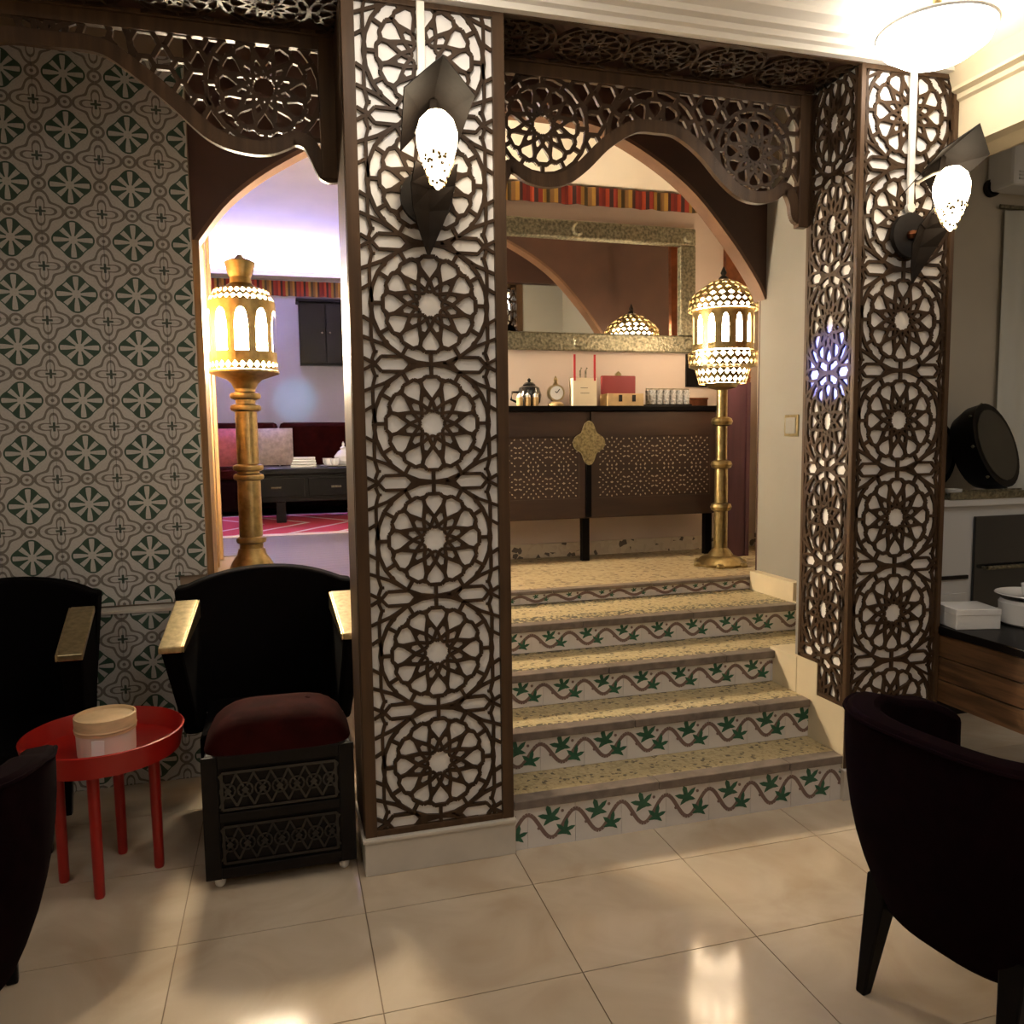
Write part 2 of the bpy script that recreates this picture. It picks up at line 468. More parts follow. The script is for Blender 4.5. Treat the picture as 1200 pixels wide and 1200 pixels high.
# ---- ceiling, cornice, bulkhead
struct('ceiling', 'white plaster ceiling of the front room', MB().box(-4.2, 6.2, -3.2, 2.93, CZ, CZ + .1), CEILM, 'ceiling')
struct('ceiling_right', 'white plaster ceiling above the white cabinet', MB().box(2.9, 6.2, 2.93, 4.4, CZ, CZ + .1), CEILM, 'ceiling')
prof = [(2.905, 3.13), (2.865, 3.13), (2.86, 3.15), (2.84, 3.155), (2.835, 3.175), (2.805, 3.18), (2.80, 3.2), (2.76, 3.215),
        (2.755, 3.235), (2.71, 3.25), (2.705, 3.27), (2.65, 3.285), (2.64, 3.31), (2.57, 3.33), (2.56, 3.36), (2.50, CZ), (2.905, CZ)]
struct('trim_1', 'ribbed white plaster cornice above the lattice arches',
       MB().prism(prof, -4.0, 2.83, lambda u, v, d: (d, u, v)), CEILM, 'cornice')
# bulkhead over the opening beside the right pillar
bp = [(2.83, 2.83), (2.83, 3.02), (2.815, 3.03), (2.815, 3.05), (2.79, 3.06), (2.79, 3.075), (2.765, 3.14), (2.72, 3.22), (2.65, 3.30), (2.56, CZ), (3.05, CZ), (3.05, 2.83), (2.96, 2.80), (2.9, 2.83)]
struct('trim_2', 'cream moulded bulkhead running off beside the right pillar',
       MB().prism(bp, -3.0, 2.9, lambda u, v, d: (u, d, v)), CREAMTRIM, 'bulkhead')
# ---- outer walls of the front room
struct('wall_left', 'cream plaster wall at the chair side', MB().box(-4.2, -4.0, -3.2, 4.3, 0, CZ), PLASTER)
struct('wall_front', 'cream plaster wall opposite the stairs', MB().box(-4.0, 6.2, -3.2, -3.0, 0, CZ), PLASTER)
struct('wall_right', 'cream plaster wall beyond the white cabinet', MB().box(6.0, 6.2, -3.0, 4.3, 0, CZ), PLASTER)
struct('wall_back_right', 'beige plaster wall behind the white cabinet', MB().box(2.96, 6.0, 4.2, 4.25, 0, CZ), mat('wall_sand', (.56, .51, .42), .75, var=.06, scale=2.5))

# ---- tiled wall on the left
wt = struct('wall_tiled', 'wall of printed cement tiles with green flowers', MB().box(-4.0, -.375, 4.142, 4.3, 0, 3.6).box(-4.0, -.375, 4.052, 4.142, 0, .835), GROUT)
ct = MB().box(-.1245, .1245, -.006, .006, -.1195, .1195).mesh('wall_tile', CEMENT)
ct_half = MB().box(-.1245, -.002, -.006, .006, -.1195, .1195)
for i in range(-3, 5):
    cx = -.623 - .2508 * i
    if i < -1: continue
    for j in range(10):
        cz = 1.096 + .2403 * j
        if i == -1:
            continue
        link('wall_tile', ct, wt, (cx, 4.136, cz))
for j in range(10):           # cut tiles at the opening
    me = ct_half if j == 0 else None
    if j == 0: half_me = ct_half.mesh('wall_tile', CEMENT)
    link('wall_tile', half_me, wt, (-.623 + .2508, 4.136, 1.096 + .2403 * j))
for i in range(0, 5):         # course cut at the ledge, then the low plinth course
    me = MB().box(-.1245, .1245, -.006, .006, -.005, .1195).mesh('wall_tile', CEMENT) if i == 0 else me
    link('wall_tile', me, wt, (-.623 - .2508 * i, 4.136, 1.096 - .2403))
for i in range(0, 5):
    for j in range(4):
        if j == 0:
            if i == 0: mj = MB().box(-.1245, .1245, -.006, .006, -.1195, .0).mesh('wall_tile', CEMENT)
            link('wall_tile', mj, wt, (-.623 - .2508 * i, 4.046, .826))
        else:
            link('wall_tile', ct, wt, (-.623 - .2508 * i, 4.046, .826 - .2403 * j))
half_l = MB().box(-.1245, -.002, -.006, .006, -.1195, .1195).mesh('wall_tile', CEMENT)
for j in range(1, 4): link('wall_tile', half_l, wt, (-.623 + .2508, 4.046, .826 - .2403 * j))
MB().box(-4.0, -.373, 4.034, 4.142, .828, .842).build('ledge_cap', STONE, wt)

# ---- pillars
def pillar(name, label, x0, x1, fr, base=.145):
    p = struct(name, label, MB().box(x0 + .012, x1 - .012, YP + .016, YB - .016, 0, ZT), BOARD, 'pillar')
    b = MB().box(x0 - .004, x1 + .004, YP - .012, YB - .01, 0, base - .014)
    b.box(x0 - .012, x1 + .006, YP - .022, YB - .01, base - .014, base)
    b.build('plinth', STONE, p, bevel=.003)
    hw = (x1 - x0) / 2 - fr; cx = (x0 + x1) / 2; R = PITCH_R / 2
    segs = []
    for k in range(-1, 8):
        segs += cell(cx, .400 + PITCH_R * k, R, R, hw)
    segs = clip(segs, lambda x, y: x0 + fr * .6 < x < x1 - fr * .6 and base + .012 < y < ZT - .01)
    lattice(segs, front(YP + .016), .011).build('lattice_panel', WOOD, p)
    f = MB()
    for a0, a1 in ((x0, x0 + fr), (x1 - fr, x1)): f.box(a0, a1, YP - .004, YP + .02, base, ZT)
    f.box(x0 + fr, x1 - fr, YP - .003, YP + .02, base, base + .022); f.box(x0 + fr, x1 - fr, YP - .003, YP + .02, ZT - .02, ZT)
    f.build('lattice_frame', WOODF, p, bevel=.002)
    return p
pl = pillar('wall_pillar_left', 'pillar clad in brown rosette lattice on white, beside the black armchair', PL0, PL1, .044)
MB().box(PL0 - .002, PL0 + .014, YP + .02, YB, .145, ZT).build('side_board', WOODF, pl)
MB().box(PL1 - .014, PL1 + .002, YP + .02, YB, .145, ZT).build('side_board', WOODF, pl)
pr = pillar('wall_pillar_right', 'pillar clad in brown rosette lattice on white, beside the cream bulkhead', PR0, PR1, .022)
MB().box(PR1 - .014, PR1 + .002, YP + .02, YB, .145, ZT).build('side_board', WOODF, pr)
# stair side of the right pillar: narrow lattice with a stepped foot
def foot(y): return .425 if y < 3.095 else .575
cy = (YP + YB) / 2; hw = (YB - YP) / 2 - .018; sx = .70
segs = []
for k in range(-1, 8): segs += cell(cy, .400 + PITCH_R * k, PITCH_R / 2, PITCH_R / 2, hw, sx)
segs = clip(segs, lambda y, z: YP + .012 < y < YB - .012 and foot(y) + .008 < z < ZT - .01)
lattice(segs, side(PR0 + .012), .012).build('lattice_panel', WOOD, pr)
f = MB().box(PR0 - .001, PR0 + .012, YP, YP + .018, .42, ZT).box(PR0 - .001, PR0 + .012, YB - .018, YB, .57, ZT)
f.box(PR0 - .001, PR0 + .012, YP, 3.10, .42, .436).box(PR0 - .001, PR0 + .012, 3.09, YB, .57, .586).box(PR0 - .001, PR0 + .012, 3.085, 3.10, .42, .58)
f.build('lattice_frame', WOODF, pr)
MB().box(PR0 - .004, PR0 + .011, YP, 3.09, .145, .42).box(PR0 - .004, PR0 + .011, 3.09, YB, .145, .57).build('stepped_skirting', CREAMTRIM, pr)

# ---- lattice soffits between pillar front and scalloped arches
def soffit(name, label, x0, x1, y0=YP, y1=YB):
    s = struct(name, label, MB().box(x0, x1, y0, y1, ZT + .014, ZT + .05), BROWN, 'soffit')
    segs = []; R = .148; n = int((x1 - x0) / .30) + 2
    for k in range(n):
        cx = x0 + .1 + .30 * k
        segs += rosette(cx, (y0 + y1) / 2, R)
        for sy in (-1, 1):
            segs += [((cx + .07, (y0 + y1) / 2 + sy * .13), (cx + .15, (y0 + y1) / 2 + sy * .17), .011), ((cx - .07, (y0 + y1) / 2 + sy * .13), (cx - .15, (y0 + y1) / 2 + sy * .17), .011)]
    segs = clip(segs, lambda x, y: x0 < x < x1 and y0 + .01 < y < y1 - .01)
    lattice(segs, under(ZT + .014), .012).build('lattice_panel', WOOD, s)
    MB().box(x0, x1, y0 - .004, y0 + .02, ZT - .004, ZT + .02).box(x0, x1, y1 - .02, y1, ZT - .004, ZT + .02).build('lattice_frame', WOODF, s)
    return s
soffit('ceiling_soffit_stairs', 'dark lattice soffit above the stairs', PL1, PR0)
soffit('ceiling_soffit_left', 'dark lattice soffit over the armchairs', -2.2, PL0)

# ---- scalloped lattice arches
def smooth_curve(pts, n=8):
    out = []
    for i in range(len(pts) - 1):
        p0 = pts[max(i - 1, 0)]; p1 = pts[i]; p2 = pts[i + 1]; p3 = pts[min(i + 2, len(pts) - 1)]
        for k in range(n):
            t = k / n
            out.append(tuple(.5 * ((2 * p1[j]) + (-p0[j] + p2[j]) * t + (2 * p0[j] - 5 * p1[j] + 4 * p2[j] - p3[j]) * t * t + (-p0[j] + 3 * p1[j] - 3 * p2[j] + p3[j]) * t ** 3) for j in (0, 1)))
    out.append(pts[-1]); return out
def in_poly(poly):
    def f(x, y):
        c = False; j = len(poly) - 1
        for i in range(len(poly)):
            xi, yi = poly[i]; xj, yj = poly[j]
            if (yi > y) != (yj > y) and x < (xj - xi) * (y - yi) / (yj - yi) + xi: c = not c
            j = i
        return c
    return f
def scallop(name, label, crown, half, post, ros, x_lo, x_hi):
    """half: bottom edge from crown to post as (dx, z)"""
    cur = smooth_curve(half, 8)
    right = [(crown + dx, z) for dx, z in cur]; left = [(crown - dx, z) for dx, z in cur][::-1]
    bottom = left + right[1:]
    bottom = [p for p in bottom if x_lo - 1e-6 <= p[0] <= x_hi + 1e-6]
    outline = bottom + [(x_hi, ZT), (x_lo, ZT)]
    s = thing(name, label, 'arch', (crown, YB, 2.56))
    ox, oz = crown, 2.56
    loc = lambda u, v, d: (u - ox, .02 - d, v - oz)
    segs = []
    for cx, cz, R in ros: segs += rosette(cx, cz, R, wd=.08)
    inr = lambda x, y, pad=0: any((x - cx) ** 2 + (y - cz) ** 2 < (R + pad) ** 2 for cx, cz, R in ros)
    fill = []
    gx = x_lo
    while gx < x_hi + .1:          # background strapwork of interlaced small hexagons and bars
        for gz in (2.56, 2.68, 2.80, 2.92, 3.04, 3.16):
            o = .06 if int(round(gz / .12)) % 2 else 0
            hx = [(gx + o + .052 * math.cos(a * PI / 3), gz + .052 * math.sin(a * PI / 3)) for a in range(6)]
            for i in range(6): fill.append((hx[i], hx[(i + 1) % 6], .017))
            fill.append(((gx + o + .05, gz), (gx + o + .075, gz), .017))
            for a in (1, 2): fill.append((hx[a], (hx[a][0] + .02 * (1 if a == 1 else -1), hx[a][1] + .03), .017))
        gx += .12
    ip = in_poly(outline)
    segs = clip(segs, ip) + clip(fill, lambda x, y: ip(x, y) and not inr(x, y, -.004))
    lattice(segs, loc, .016).build('lattice_panel', WOOD, s)
    # solid shaped border
    b = MB()
    for i in range(len(bottom) - 1):
        p, q = bottom[i], bottom[i + 1]
        b.bar(p, q, .052, 0, .026, loc)
        if i: b.prism([(p[0] + .026 * math.cos(a * PI / 4), p[1] + .026 * math.sin(a * PI / 4)) for a in range(8)], 0, .0255, loc)
    b.build('shaped_border', WOODF, s)
    MB().prism([(x_lo, ZT - .05), (x_hi, ZT - .05), (x_hi, ZT), (x_lo, ZT)], 0, .026, loc).build('top_rail', WOODF, s)
    for xa, xb, zb in post:
        MB().prism([(xa, zb), (xb, zb), (xb, ZT), (xa, ZT)], -.01, .032, loc).build('post', WOODF, s, bevel=.003)
    return s
scallop('scalloped_arch', 'dark scalloped lattice arch with two rosettes above the stairs', 1.58,
        [(0, 2.93), (.10, 2.922), (.22, 2.85), (.33, 2.745), (.41, 2.69), (.49, 2.672), (.57, 2.685), (.62, 2.715), (.655, 2.715), (.685, 2.66), (.70, 2.60), (.755, 2.585)],
        [(2.285, 2.345, 2.555), (PL1 - .01, .875, 2.555)], [(1.075, 2.895, .195), (2.065, 2.865, .185), (1.58, 2.87, .22)], PL1, PR0)
scallop('scalloped_arch', 'dark scalloped lattice arch with a rosette in front of the tiled wall', -.72,
        [(0, 3.015), (.16, 3.01), (.28, 2.94), (.40, 2.845), (.51, 2.75), (.60, 2.715), (.70, 2.71), (.77, 2.735), (.81, 2.755), (.86, 2.74), (.89, 2.69), (.92, 2.63), (.965, 2.63)],
        [(.185, .25, 2.615)], [(-.015, 2.93, .205), (-.72, 2.99, .26), (-1.43, 2.93, .205)], -1.68, PL0)

# ---- passage walls, big brown arch, inner rooms
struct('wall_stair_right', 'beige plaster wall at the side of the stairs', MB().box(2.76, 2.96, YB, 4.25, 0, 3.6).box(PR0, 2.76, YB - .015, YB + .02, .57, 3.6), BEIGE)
struct('ceiling_passage', 'dark painted ceiling between lattice arch and brown arch', MB().box(-4.0, 2.96, YB, 4.2, 3.62, 3.7), BROWN, 'ceiling')
struct('wall_header_upper', 'plaster band above the lattice soffit', MB().box(-4.0, 2.96, YB + .03, YB + .1, ZT, 3.65), BROWN)
arch = smooth_curve([(-.375, 2.56), (-.20, 2.79), (.05, 2.985), (.40, 3.17), (.80, 3.29), (1.2, 3.335), (1.6, 3.325), (1.9, 3.235), (2.25, 3.03), (2.52, 2.76), (2.70, 2.53), (2.76, 2.42)], 6)
def archwall():
    mb = MB()
    for i in range(len(arch) - 1):
        a, b = arch[i], arch[i + 1]
        mb.prism([a, b, (b[0], 3.65), (a[0], 3.65)], 0, -.10, front(4.2))
    return mb
wa = struct('wall_arch', 'dark brown wall with a wide arch at the top of the stairs', archwall(), BROWN)
tr = MB()
for i in range(len(arch) - 1):
    a, b = arch[i], arch[i + 1]; tr.bar((a[0], a[1] - .008), (b[0], b[1] - .008), .02, .006, -.105, front(4.2))
tr.build('arch_lining', mat('lining_wood', (.15, .075, .04), .5, var=.3, scale=6), wa)
MB().box(-.39, -.345, 4.19, 4.42, LZ, 2.58).build('jamb', OAK, wa)
MB().box(-.375, PL1 - .02, 4.22, 4.42, 0, LZ - .02).build('landing_retaining_wall', PINKWALL, wa)

# landing and inner floor
struct('floor_landing', 'raised landing paved with crushed stone mosaic', MB().box(.95, 3.6, 4.262, 5.5, LZ - .1, LZ - .001), LANDM, 'floor')
fi = struct('floor_inner', 'grey wooden plank floor of the inner lounge', MB().box(-3.6, .95, 4.235, 11.0, LZ - .1, LZ - .008), GROUT, 'floor')
PLK = mat('plank_grey', (0.17, 0.135, 0.11), 0.45, var=.5, scale=6, stretch=(1.2, 12, 1), bump=.05)
plank_me = MB().box(-.61, .61, -.062, .062, -.008, 0).mesh('floor_plank', PLK)
for j in range(44):
    yy = 4.36 + .127 * j
    for i in range(2 if j < 16 else 3):
        cx = .335 - 1.224 * i
        if j < 16 and i == 1: continue
        link('floor_plank', plank_me, fi, (cx, yy, LZ))
# alcove behind the stairs
wal = struct('wall_alcove', 'pinkish plaster wall behind the console', MB().box(.95, 3.6, 5.42, 5.6, LZ, 3.65), PINKWALL)
struct('wall_alcove_left', 'plaster wall between alcove and lounge', MB().box(.95, 1.1, 5.6, 11.0, LZ, 4.6), PINKWALL)
struct('wall_alcove_right', 'pale plaster wall beside the pierced lantern', MB().box(3.5, 3.65, 4.275, 5.42, LZ, 4.2), PLASTER)
struct('wall_alcove_return', 'brown return wall behind the plum door', MB().box(2.765, 3.65, 4.255, 4.275, LZ - .1, 4.2), BROWN)
struct('ceiling_alcove', 'cream sloping plaster ceiling over the alcove',
       MB().prism([(5.6, 3.36), (5.42, 3.36), (5.0, 3.62), (4.6, 3.80), (4.40, 3.86), (4.40, 3.95), (5.6, 3.95)], .95, 3.65, lambda u, v, d: (d, u, v)), PLASTER, 'ceiling')
sk = MB().box(1.1, 3.5, 5.405, 5.42, LZ, LZ + .10)
struct('baseboard_alcove', 'skirting of small mosaic along the alcove wall', sk, SKIRTM, 'baseboard')
# lounge
struct('wall_lounge_back', 'lavender plaster wall at the far end of the lounge', MB().box(-3.6, 1.1, 10.6, 10.8, LZ, 4.8), mat('plaster_lavender', (.40, .38, .46), .8, var=.06, scale=3))
struct('wall_lounge_left', 'plaster wall on the far side of the lounge', MB().box(-3.8, -3.6, 4.3, 10.8, LZ, 4.8), PLASTER)
def vault(u, v):
    y = 4.4 + 6.3 * v; x = -3.7 + 4.8 * u
    return (x, y, 3.75 + .55 * math.sin(PI * min(1, max(0, v * .9 + .12))) )
vm = MB().grid(vault, 6, 24)
struct('ceiling_lounge', 'white vaulted plaster ceiling of the lounge', vm, PLASTER, 'ceiling', smooth=.8)
struct('wall_lounge_front', 'plaster above the arch on the lounge side', MB().box(-3.7, 1.1, 4.40, 4.42, 3.3, 4.6).box(-3.7, -.39, 4.32, 4.42, LZ, 4.6), BROWN)
# vertical oak boards that line the left of the opening
wp = struct('wall_boards', 'wall of upright oak boards beside the thick brass lantern', MB().box(-.58, -.495, 4.42, 6.4, LZ, 4.3), BROWN)
bme = MB().box(0, .034, -.088, .088, LZ, 4.0).mesh('board', OAK)
bme2 = MB().box(0, .055, -.03, .03, LZ, 4.0).mesh('batten', OAK)
for k in range(10):
    link('board', bme, wp, (-.495, 4.52 + .195 * k, 0))
    if k % 2 == 0: link('batten', bme2, wp, (-.495, 4.615 + .195 * k, 0))

# ---- staircase
st = thing('staircase', 'five steps with vine-painted risers and mosaic treads', 'staircase', (PL1, YP, 0), kind='structure')
STEP = [(2.905, .207), (3.14, .388), (3.43, .545), (3.765, .690), (4.24, LZ)]
SX0 = PL1
def leaf_poly(cx, cz, s, rot):
    pts = []
    for k in range(5):
        a = rot + (k - 2) * 1.05; L = s * (1.0 if k == 2 else .9 if k in (1, 3) else .68)
        pts.append((cx + .30 * s * math.cos(a - .52), cz + .30 * s * math.sin(a - .52)))
        pts.append((cx + .66 * L * math.cos(a - .25), cz + .66 * L * math.sin(a - .25)))
        pts.append((cx + L * math.cos(a), cz + L * math.sin(a)))
        pts.append((cx + .66 * L * math.cos(a + .25), cz + .66 * L * math.sin(a + .25)))
    a = rot + PI
    pts.append((cx + .3 * s * math.cos(a - .45), cz + .3 * s * math.sin(a - .45)))
    pts.append((cx + .3 * s * math.cos(a + .45), cz + .3 * s * math.sin(a + .45)))
    return pts
def riser_tile(h, wd=.2):
    """white tile with burgundy vine and green leaves; origin bottom centre, faces -Y"""
    mb = MB().box(-wd / 2 + .0008, wd / 2 - .0008, -.008, 0, 0, h, 0)
    fn = front(-.008)
    amp = h * .31; mid = h * .5
    pts = [(-wd / 2 + wd * i / 20, mid + amp * math.cos(2 * PI * i / 20)) for i in range(21)]
    for i in range(20): mb.bar(pts[i], pts[i + 1], .0165, 0, .0008, fn, 1)
    s = min(.064, h * .45)
    for cx, cz, rot, sc in ((-.005, mid + h * .17, PI / 2 + .25, 1.0), (wd / 2 - .045, mid - h * .19, PI / 2 - .2, .85)):
        poly = leaf_poly(cx, cz, s * sc, rot)
        n = len(poly); vs = [fn(cx, cz, .0012)] + [fn(min(max(u, -wd / 2), wd / 2), min(max(v, .004), h - .004), .0012) for u, v in poly]
        mb.add(vs, [(0, i + 1, (i + 1) % n + 1) for i in range(n)], 2)
    for cx, cz in ((.045, mid + h * .30), (-.055, mid - h * .05)):
        mb.prism([(cx + .007 * math.cos(a), cz + .007 * math.sin(a)) for a in (0, 1.05, 2.1, 3.14, 4.19, 5.24)], 0, .001, fn, 1)
    return mb
zb = 0.0
for k, (ys, zt) in enumerate(STEP):
    xe = PR0 - .006 if k < 2 else 2.755
    yn = STEP[k + 1][0] if k < 4 else ys + .10
    nh = .036 if k < 4 else .02
    h = zt - zb - nh
    me = riser_tile(h).mesh('riser_tile', [RISER, VINE, LEAF], None, False)
    n = int((xe - SX0) / .2) + 1
    off = (.04, .11, .0, .15, .07)[k]
    for i in range(n + 1):
        x = SX0 - off + .2 * (i + .5) - .1
        if x - .1 > xe - .02 or x + .1 < SX0: continue
        link('riser_tile', me, st, (x + .1 - SX0 - .1, ys - YP + .014, zb))
    lastx = SX0 - off + .2 * n
    # closing piece so that the riser runs wall to wall
    MB().box(0, xe - SX0, ys - YP + .0145, ys - YP + .03, zb, zt - .03).build('riser_backing', RISER, st)
    # stone nosing in lengths
    L = .62; x = SX0
    while x < xe - .01:
        x2 = min(x + L, xe)
        MB().box(x - SX0 + .001, x2 - SX0 - .001, ys - YP - .012, ys - YP + .055, zt - nh, zt).build('nosing', NOSE, st, bevel=.004)
        x = x2
    if k < 4:
        tl = (yn - ys) - .055 + .02
        t = MB().box(-(xe - SX0) / 2, (xe - SX0) / 2, -tl / 2, tl / 2, -.03, 0)
        t.build('tread', TREADM, st, loc=((xe - SX0) / 2, ys - YP + .055 + tl / 2, zt - .002))
    zb = zt
MB().box(PR0 - PL1 - .004, 2.757 - PL1, .345, .56, .145, .56).box(2.70 - PL1, 2.757 - PL1, .345, .90, .40, .70).box(2.70 - PL1, 2.757 - PL1, .90, 1.33, .40, .80).build('stringer', CREAMTRIM, st)

# ================================================================== LAMPS
def fill_lamp(x, y, label):  # added lamp, out of view, for general light in the front room
    t = thing('fill_lamp', label, 'lamp', (x, y, CZ), group='added ceiling lamps for fill light')
    MB().lathe([(.24, 0), (.25, -.02), (.24, -.045), (.215, -.05), (.21, -.01)], 32).build('rim', BRASS, t, .6)
    MB().lathe([(.21, -.03), (.19, -.06), (.12, -.085), (.02, -.095)], 32).build('diffuser', FILLGL, t, .6)
LAMPS = [(-1.7, .9, 'added round fill lamp above the red table side of the room'), (1.1, .7, 'added round fill lamp above the open marble floor'),
         (-1.6, -1.6, 'added round fill lamp near the far corner by the cream wall'), (1.6, -1.7, 'added round fill lamp near the cream wall opposite the stairs'),
         (4.4, 1.6, 'added round fill lamp over the dining table side')]
for x, y, l in LAMPS: fill_lamp(x, y, l)

def bowl_lamp(x, y, label):
    t = thing('bowl_lamp', label, 'lamp', (x, y, CZ), group='glass bowl ceiling lamps')
    MB().lathe([(.07, 0), (.07, -.02), (.02, -.04), (.015, -.30)], 20).build('mount', BRASS, t, .6)
    MB().lathe([(.19, -.25), (.205, -.26), (.185, -.31), (.12, -.355), (.02, -.37)], 32).build('glass_bowl', BOWLGL, t, .6)
    MB().lathe([(.205, -.265), (.212, -.258), (.205, -.25)], 32, cap=False).build('rim', CERAM, t, .6)
BOWLGL = mat('bowl_glass', (1.0, 0.91, 0.79), 0.4, emis=BOWL)
bowl_lamp(2.42, 2.60, 'glowing glass bowl lamp by the pillar and cream bulkhead')
bowl_lamp(.50, 2.36, 'glowing glass bowl lamp before the pillar beside the black armchair')

def arch_window_band(r, z0, z1, n, frac=.55, t=.006):
    """pierced cylinder: n arched openings"""
    mb = MB(); seg = 8
    hz = z1 - z0
    for i in range(n):
        a0 = 2 * PI * i / n; wd = 2 * PI / n; g = wd * frac / 2; ac = a0 + wd / 2
        P = lambda a, z, rr=r: (rr * math.cos(a), rr * math.sin(a), z)
        zb, zs = z0 + .16 * hz, z0 + .60 * hz; zt = z0 + .86 * hz
        # solid mullion
        for aa, ab in ((a0, ac - g), (ac + g, a0 + wd)):
            mb.add([P(aa, z0), P(ab, z0), P(ab, z1), P(aa, z1)], [(0, 1, 2, 3)])
        mb.add([P(ac - g, z0), P(ac + g, z0), P(ac + g, zb), P(ac - g, zb)], [(0, 1, 2, 3)])
        pts = [(ac - g + 2 * g * k / seg) for k in range(seg + 1)]
        hgt = [zs + (zt - zs) * math.sqrt(max(0, 1 - ((p - ac) / g) ** 2)) ** .9 for p in pts]
        for k in range(seg):
            mb.add([P(pts[k], hgt[k]), P(pts[k + 1], hgt[k + 1]), P(pts[k + 1], z1), P(pts[k], z1)], [(0, 1, 2, 3)])
    return mb
def pierced_ring(r0, z0, r1, z1, n, rows, hole=.6):
    """conical band with diamond holes, built cell by cell"""
    mb = MB()
    for j in range(rows):
        for i in range(n):
            off = .5 * (j % 2)
            def P(u, v):
                a = 2 * PI * (i + off + u) / n; t = (j + v) / rows; r = r0 + (r1 - r0) * t
                return (r * math.cos(a), r * math.sin(a), z0 + (z1 - z0) * t)
            o = [P(0, 0), P(.5, 0), P(1, 0), P(1, .5), P(1, 1), P(.5, 1), P(0, 1), P(0, .5)]
            h = hole / 2
            q = [P(.5, .5 - h), P(.5 + h, .5), P(.5, .5 + h), P(.5 - h, .5)]
            mb.add(o + q, [(0, 1, 8, 11, 7), (1, 2, 3, 9, 8), (3, 4, 5, 10, 9), (5, 6, 7, 11, 10)])
    return mb

# ---- thick brass lantern by the oak boards
t = thing('brass_lantern', 'thick brass floor lantern with arched glowing windows beside the oak boards', 'lantern', (-.195, 5.0, LZ))
MB().lathe([(.215, 0), (.215, .03), (.20, .045), (.185, .075), (.13, .10), (.115, .14), (.085, .18), (.075, .22)], 28).build('base', BRASS, t, .6)
MB().lathe([(.068, .20), (.066, .62), (.062, .66), (.062, 1.02), (.055, 1.06), (.058, 1.18)], 20).build('column', BRASS, t, .6)
for z in (.27, .645, .70, 1.05, 1.12):
    MB().lathe([(.066, z - .022), (.084, z - .014), (.088, z), (.084, z + .014), (.066, z + .022)], 20).build('collar', BRASS, t, .6)
MB().lathe([(.06, 1.16), (.075, 1.19), (.10, 1.215), (.17, 1.24), (.198, 1.25), (.198, 1.262), (.18, 1.27)], 28).build('bowl', BRASS, t, .6)
pierced_ring(.193, 1.265, .19, 1.315, 30, 1, .8).build('lower_band', BRASS, t, fix=False)
arch_window_band(.188, 1.315, 1.655, 10, .62).build('cage', BRASS, t, .6, fix=False)
pierced_ring(.188, 1.655, .15, 1.725, 30, 2, .8).build('shoulder', BRASS, t, fix=False)
MB().lathe([(.15, 1.725), (.09, 1.745), (.062, 1.765), (.058, 1.80), (.07, 1.82), (.082, 1.86), (.09, 1.885), (.06, 1.90), (.03, 1.91), (.012, 1.93)], 24).build('crown', BRASS, t, .6)
MB().lathe([(.10, 1.28), (.155, 1.30), (.165, 1.35), (.165, 1.62), (.14, 1.69), (.08, 1.71)], 20).build('glass', LAMPGL, t, .6)

# ---- pierced lantern by the console
t = thing('pierced_lantern', 'slim brass floor lantern with pierced dome beside the plum door', 'lantern', (2.775, 4.70, LZ))
MB().lathe([(.17, 0), (.172, .015), (.15, .03), (.13, .05), (.085, .065), (.06, .10), (.04, .12)], 12).build('base', BRASS, t, .5)
for a in range(6):
    an = a * PI / 3
    MB().lathe([(.028, 0), (.03, .012), (.018, .028)], 8, (.165 * math.cos(an), .165 * math.sin(an), 0)).build('foot', BRASS, t, .6)
MB().lathe([(.045, .10), (.043, .62), (.036, .70), (.034, 1.17)], 14).build('pole', BRASS, t, .6)
for z in (.385, .665, .945):
    MB().lathe([(.04, z - .03), (.062, z - .02), (.07, z), (.062, z + .02), (.04, z + .03)], 14).build('collar', BRASS, t, .6)
MB().lathe([(.035, 1.15), (.09, 1.165), (.10, 1.18), (.12, 1.19)], 20).build('saucer', BRASS, t, .6)
pierced_ring(.15, 1.19, .175, 1.285, 26, 2, .82).build('lower_tier', BRASS, t, fix=False)
pierced_ring(.215, 1.30, .222, 1.39, 30, 2, .82).build('rim_tier', BRASS, t, fix=False)
MB().lathe([(.175, 1.285), (.215, 1.30)], 26, cap=False).build('lower_flange', BRASS, t)
arch_window_band(.195, 1.40, 1.655, 14, .5).build('cage', BRASS, t, .6, fix=False)
pierced_ring(.222, 1.655, .218, 1.725, 30, 2, .75).build('upper_tier', BRASS, t, fix=False)
dome = [(.215, 1.725), (.185, 1.765), (.13, 1.805), (.085, 1.835), (.035, 1.855)]
for i in range(4): pierced_ring(dome[i][0], dome[i][1], dome[i + 1][0], dome[i + 1][1], 22 - 4 * i, 1, .7).build('dome_tier', BRASS, t, fix=False)
MB().lathe([(.036, 1.85), (.03, 1.865), (.012, 1.88), (.02, 1.895), (.004, 1.935)], 12).build('finial', IRON, t, .6)
MB().lathe([(.10, 1.20), (.14, 1.22), (.155, 1.28), (.17, 1.32), (.17, 1.38), (.165, 1.42), (.165, 1.62), (.17, 1.70), (.13, 1.75), (.06, 1.79)], 20).build('glass', LAMPGR, t, .6)

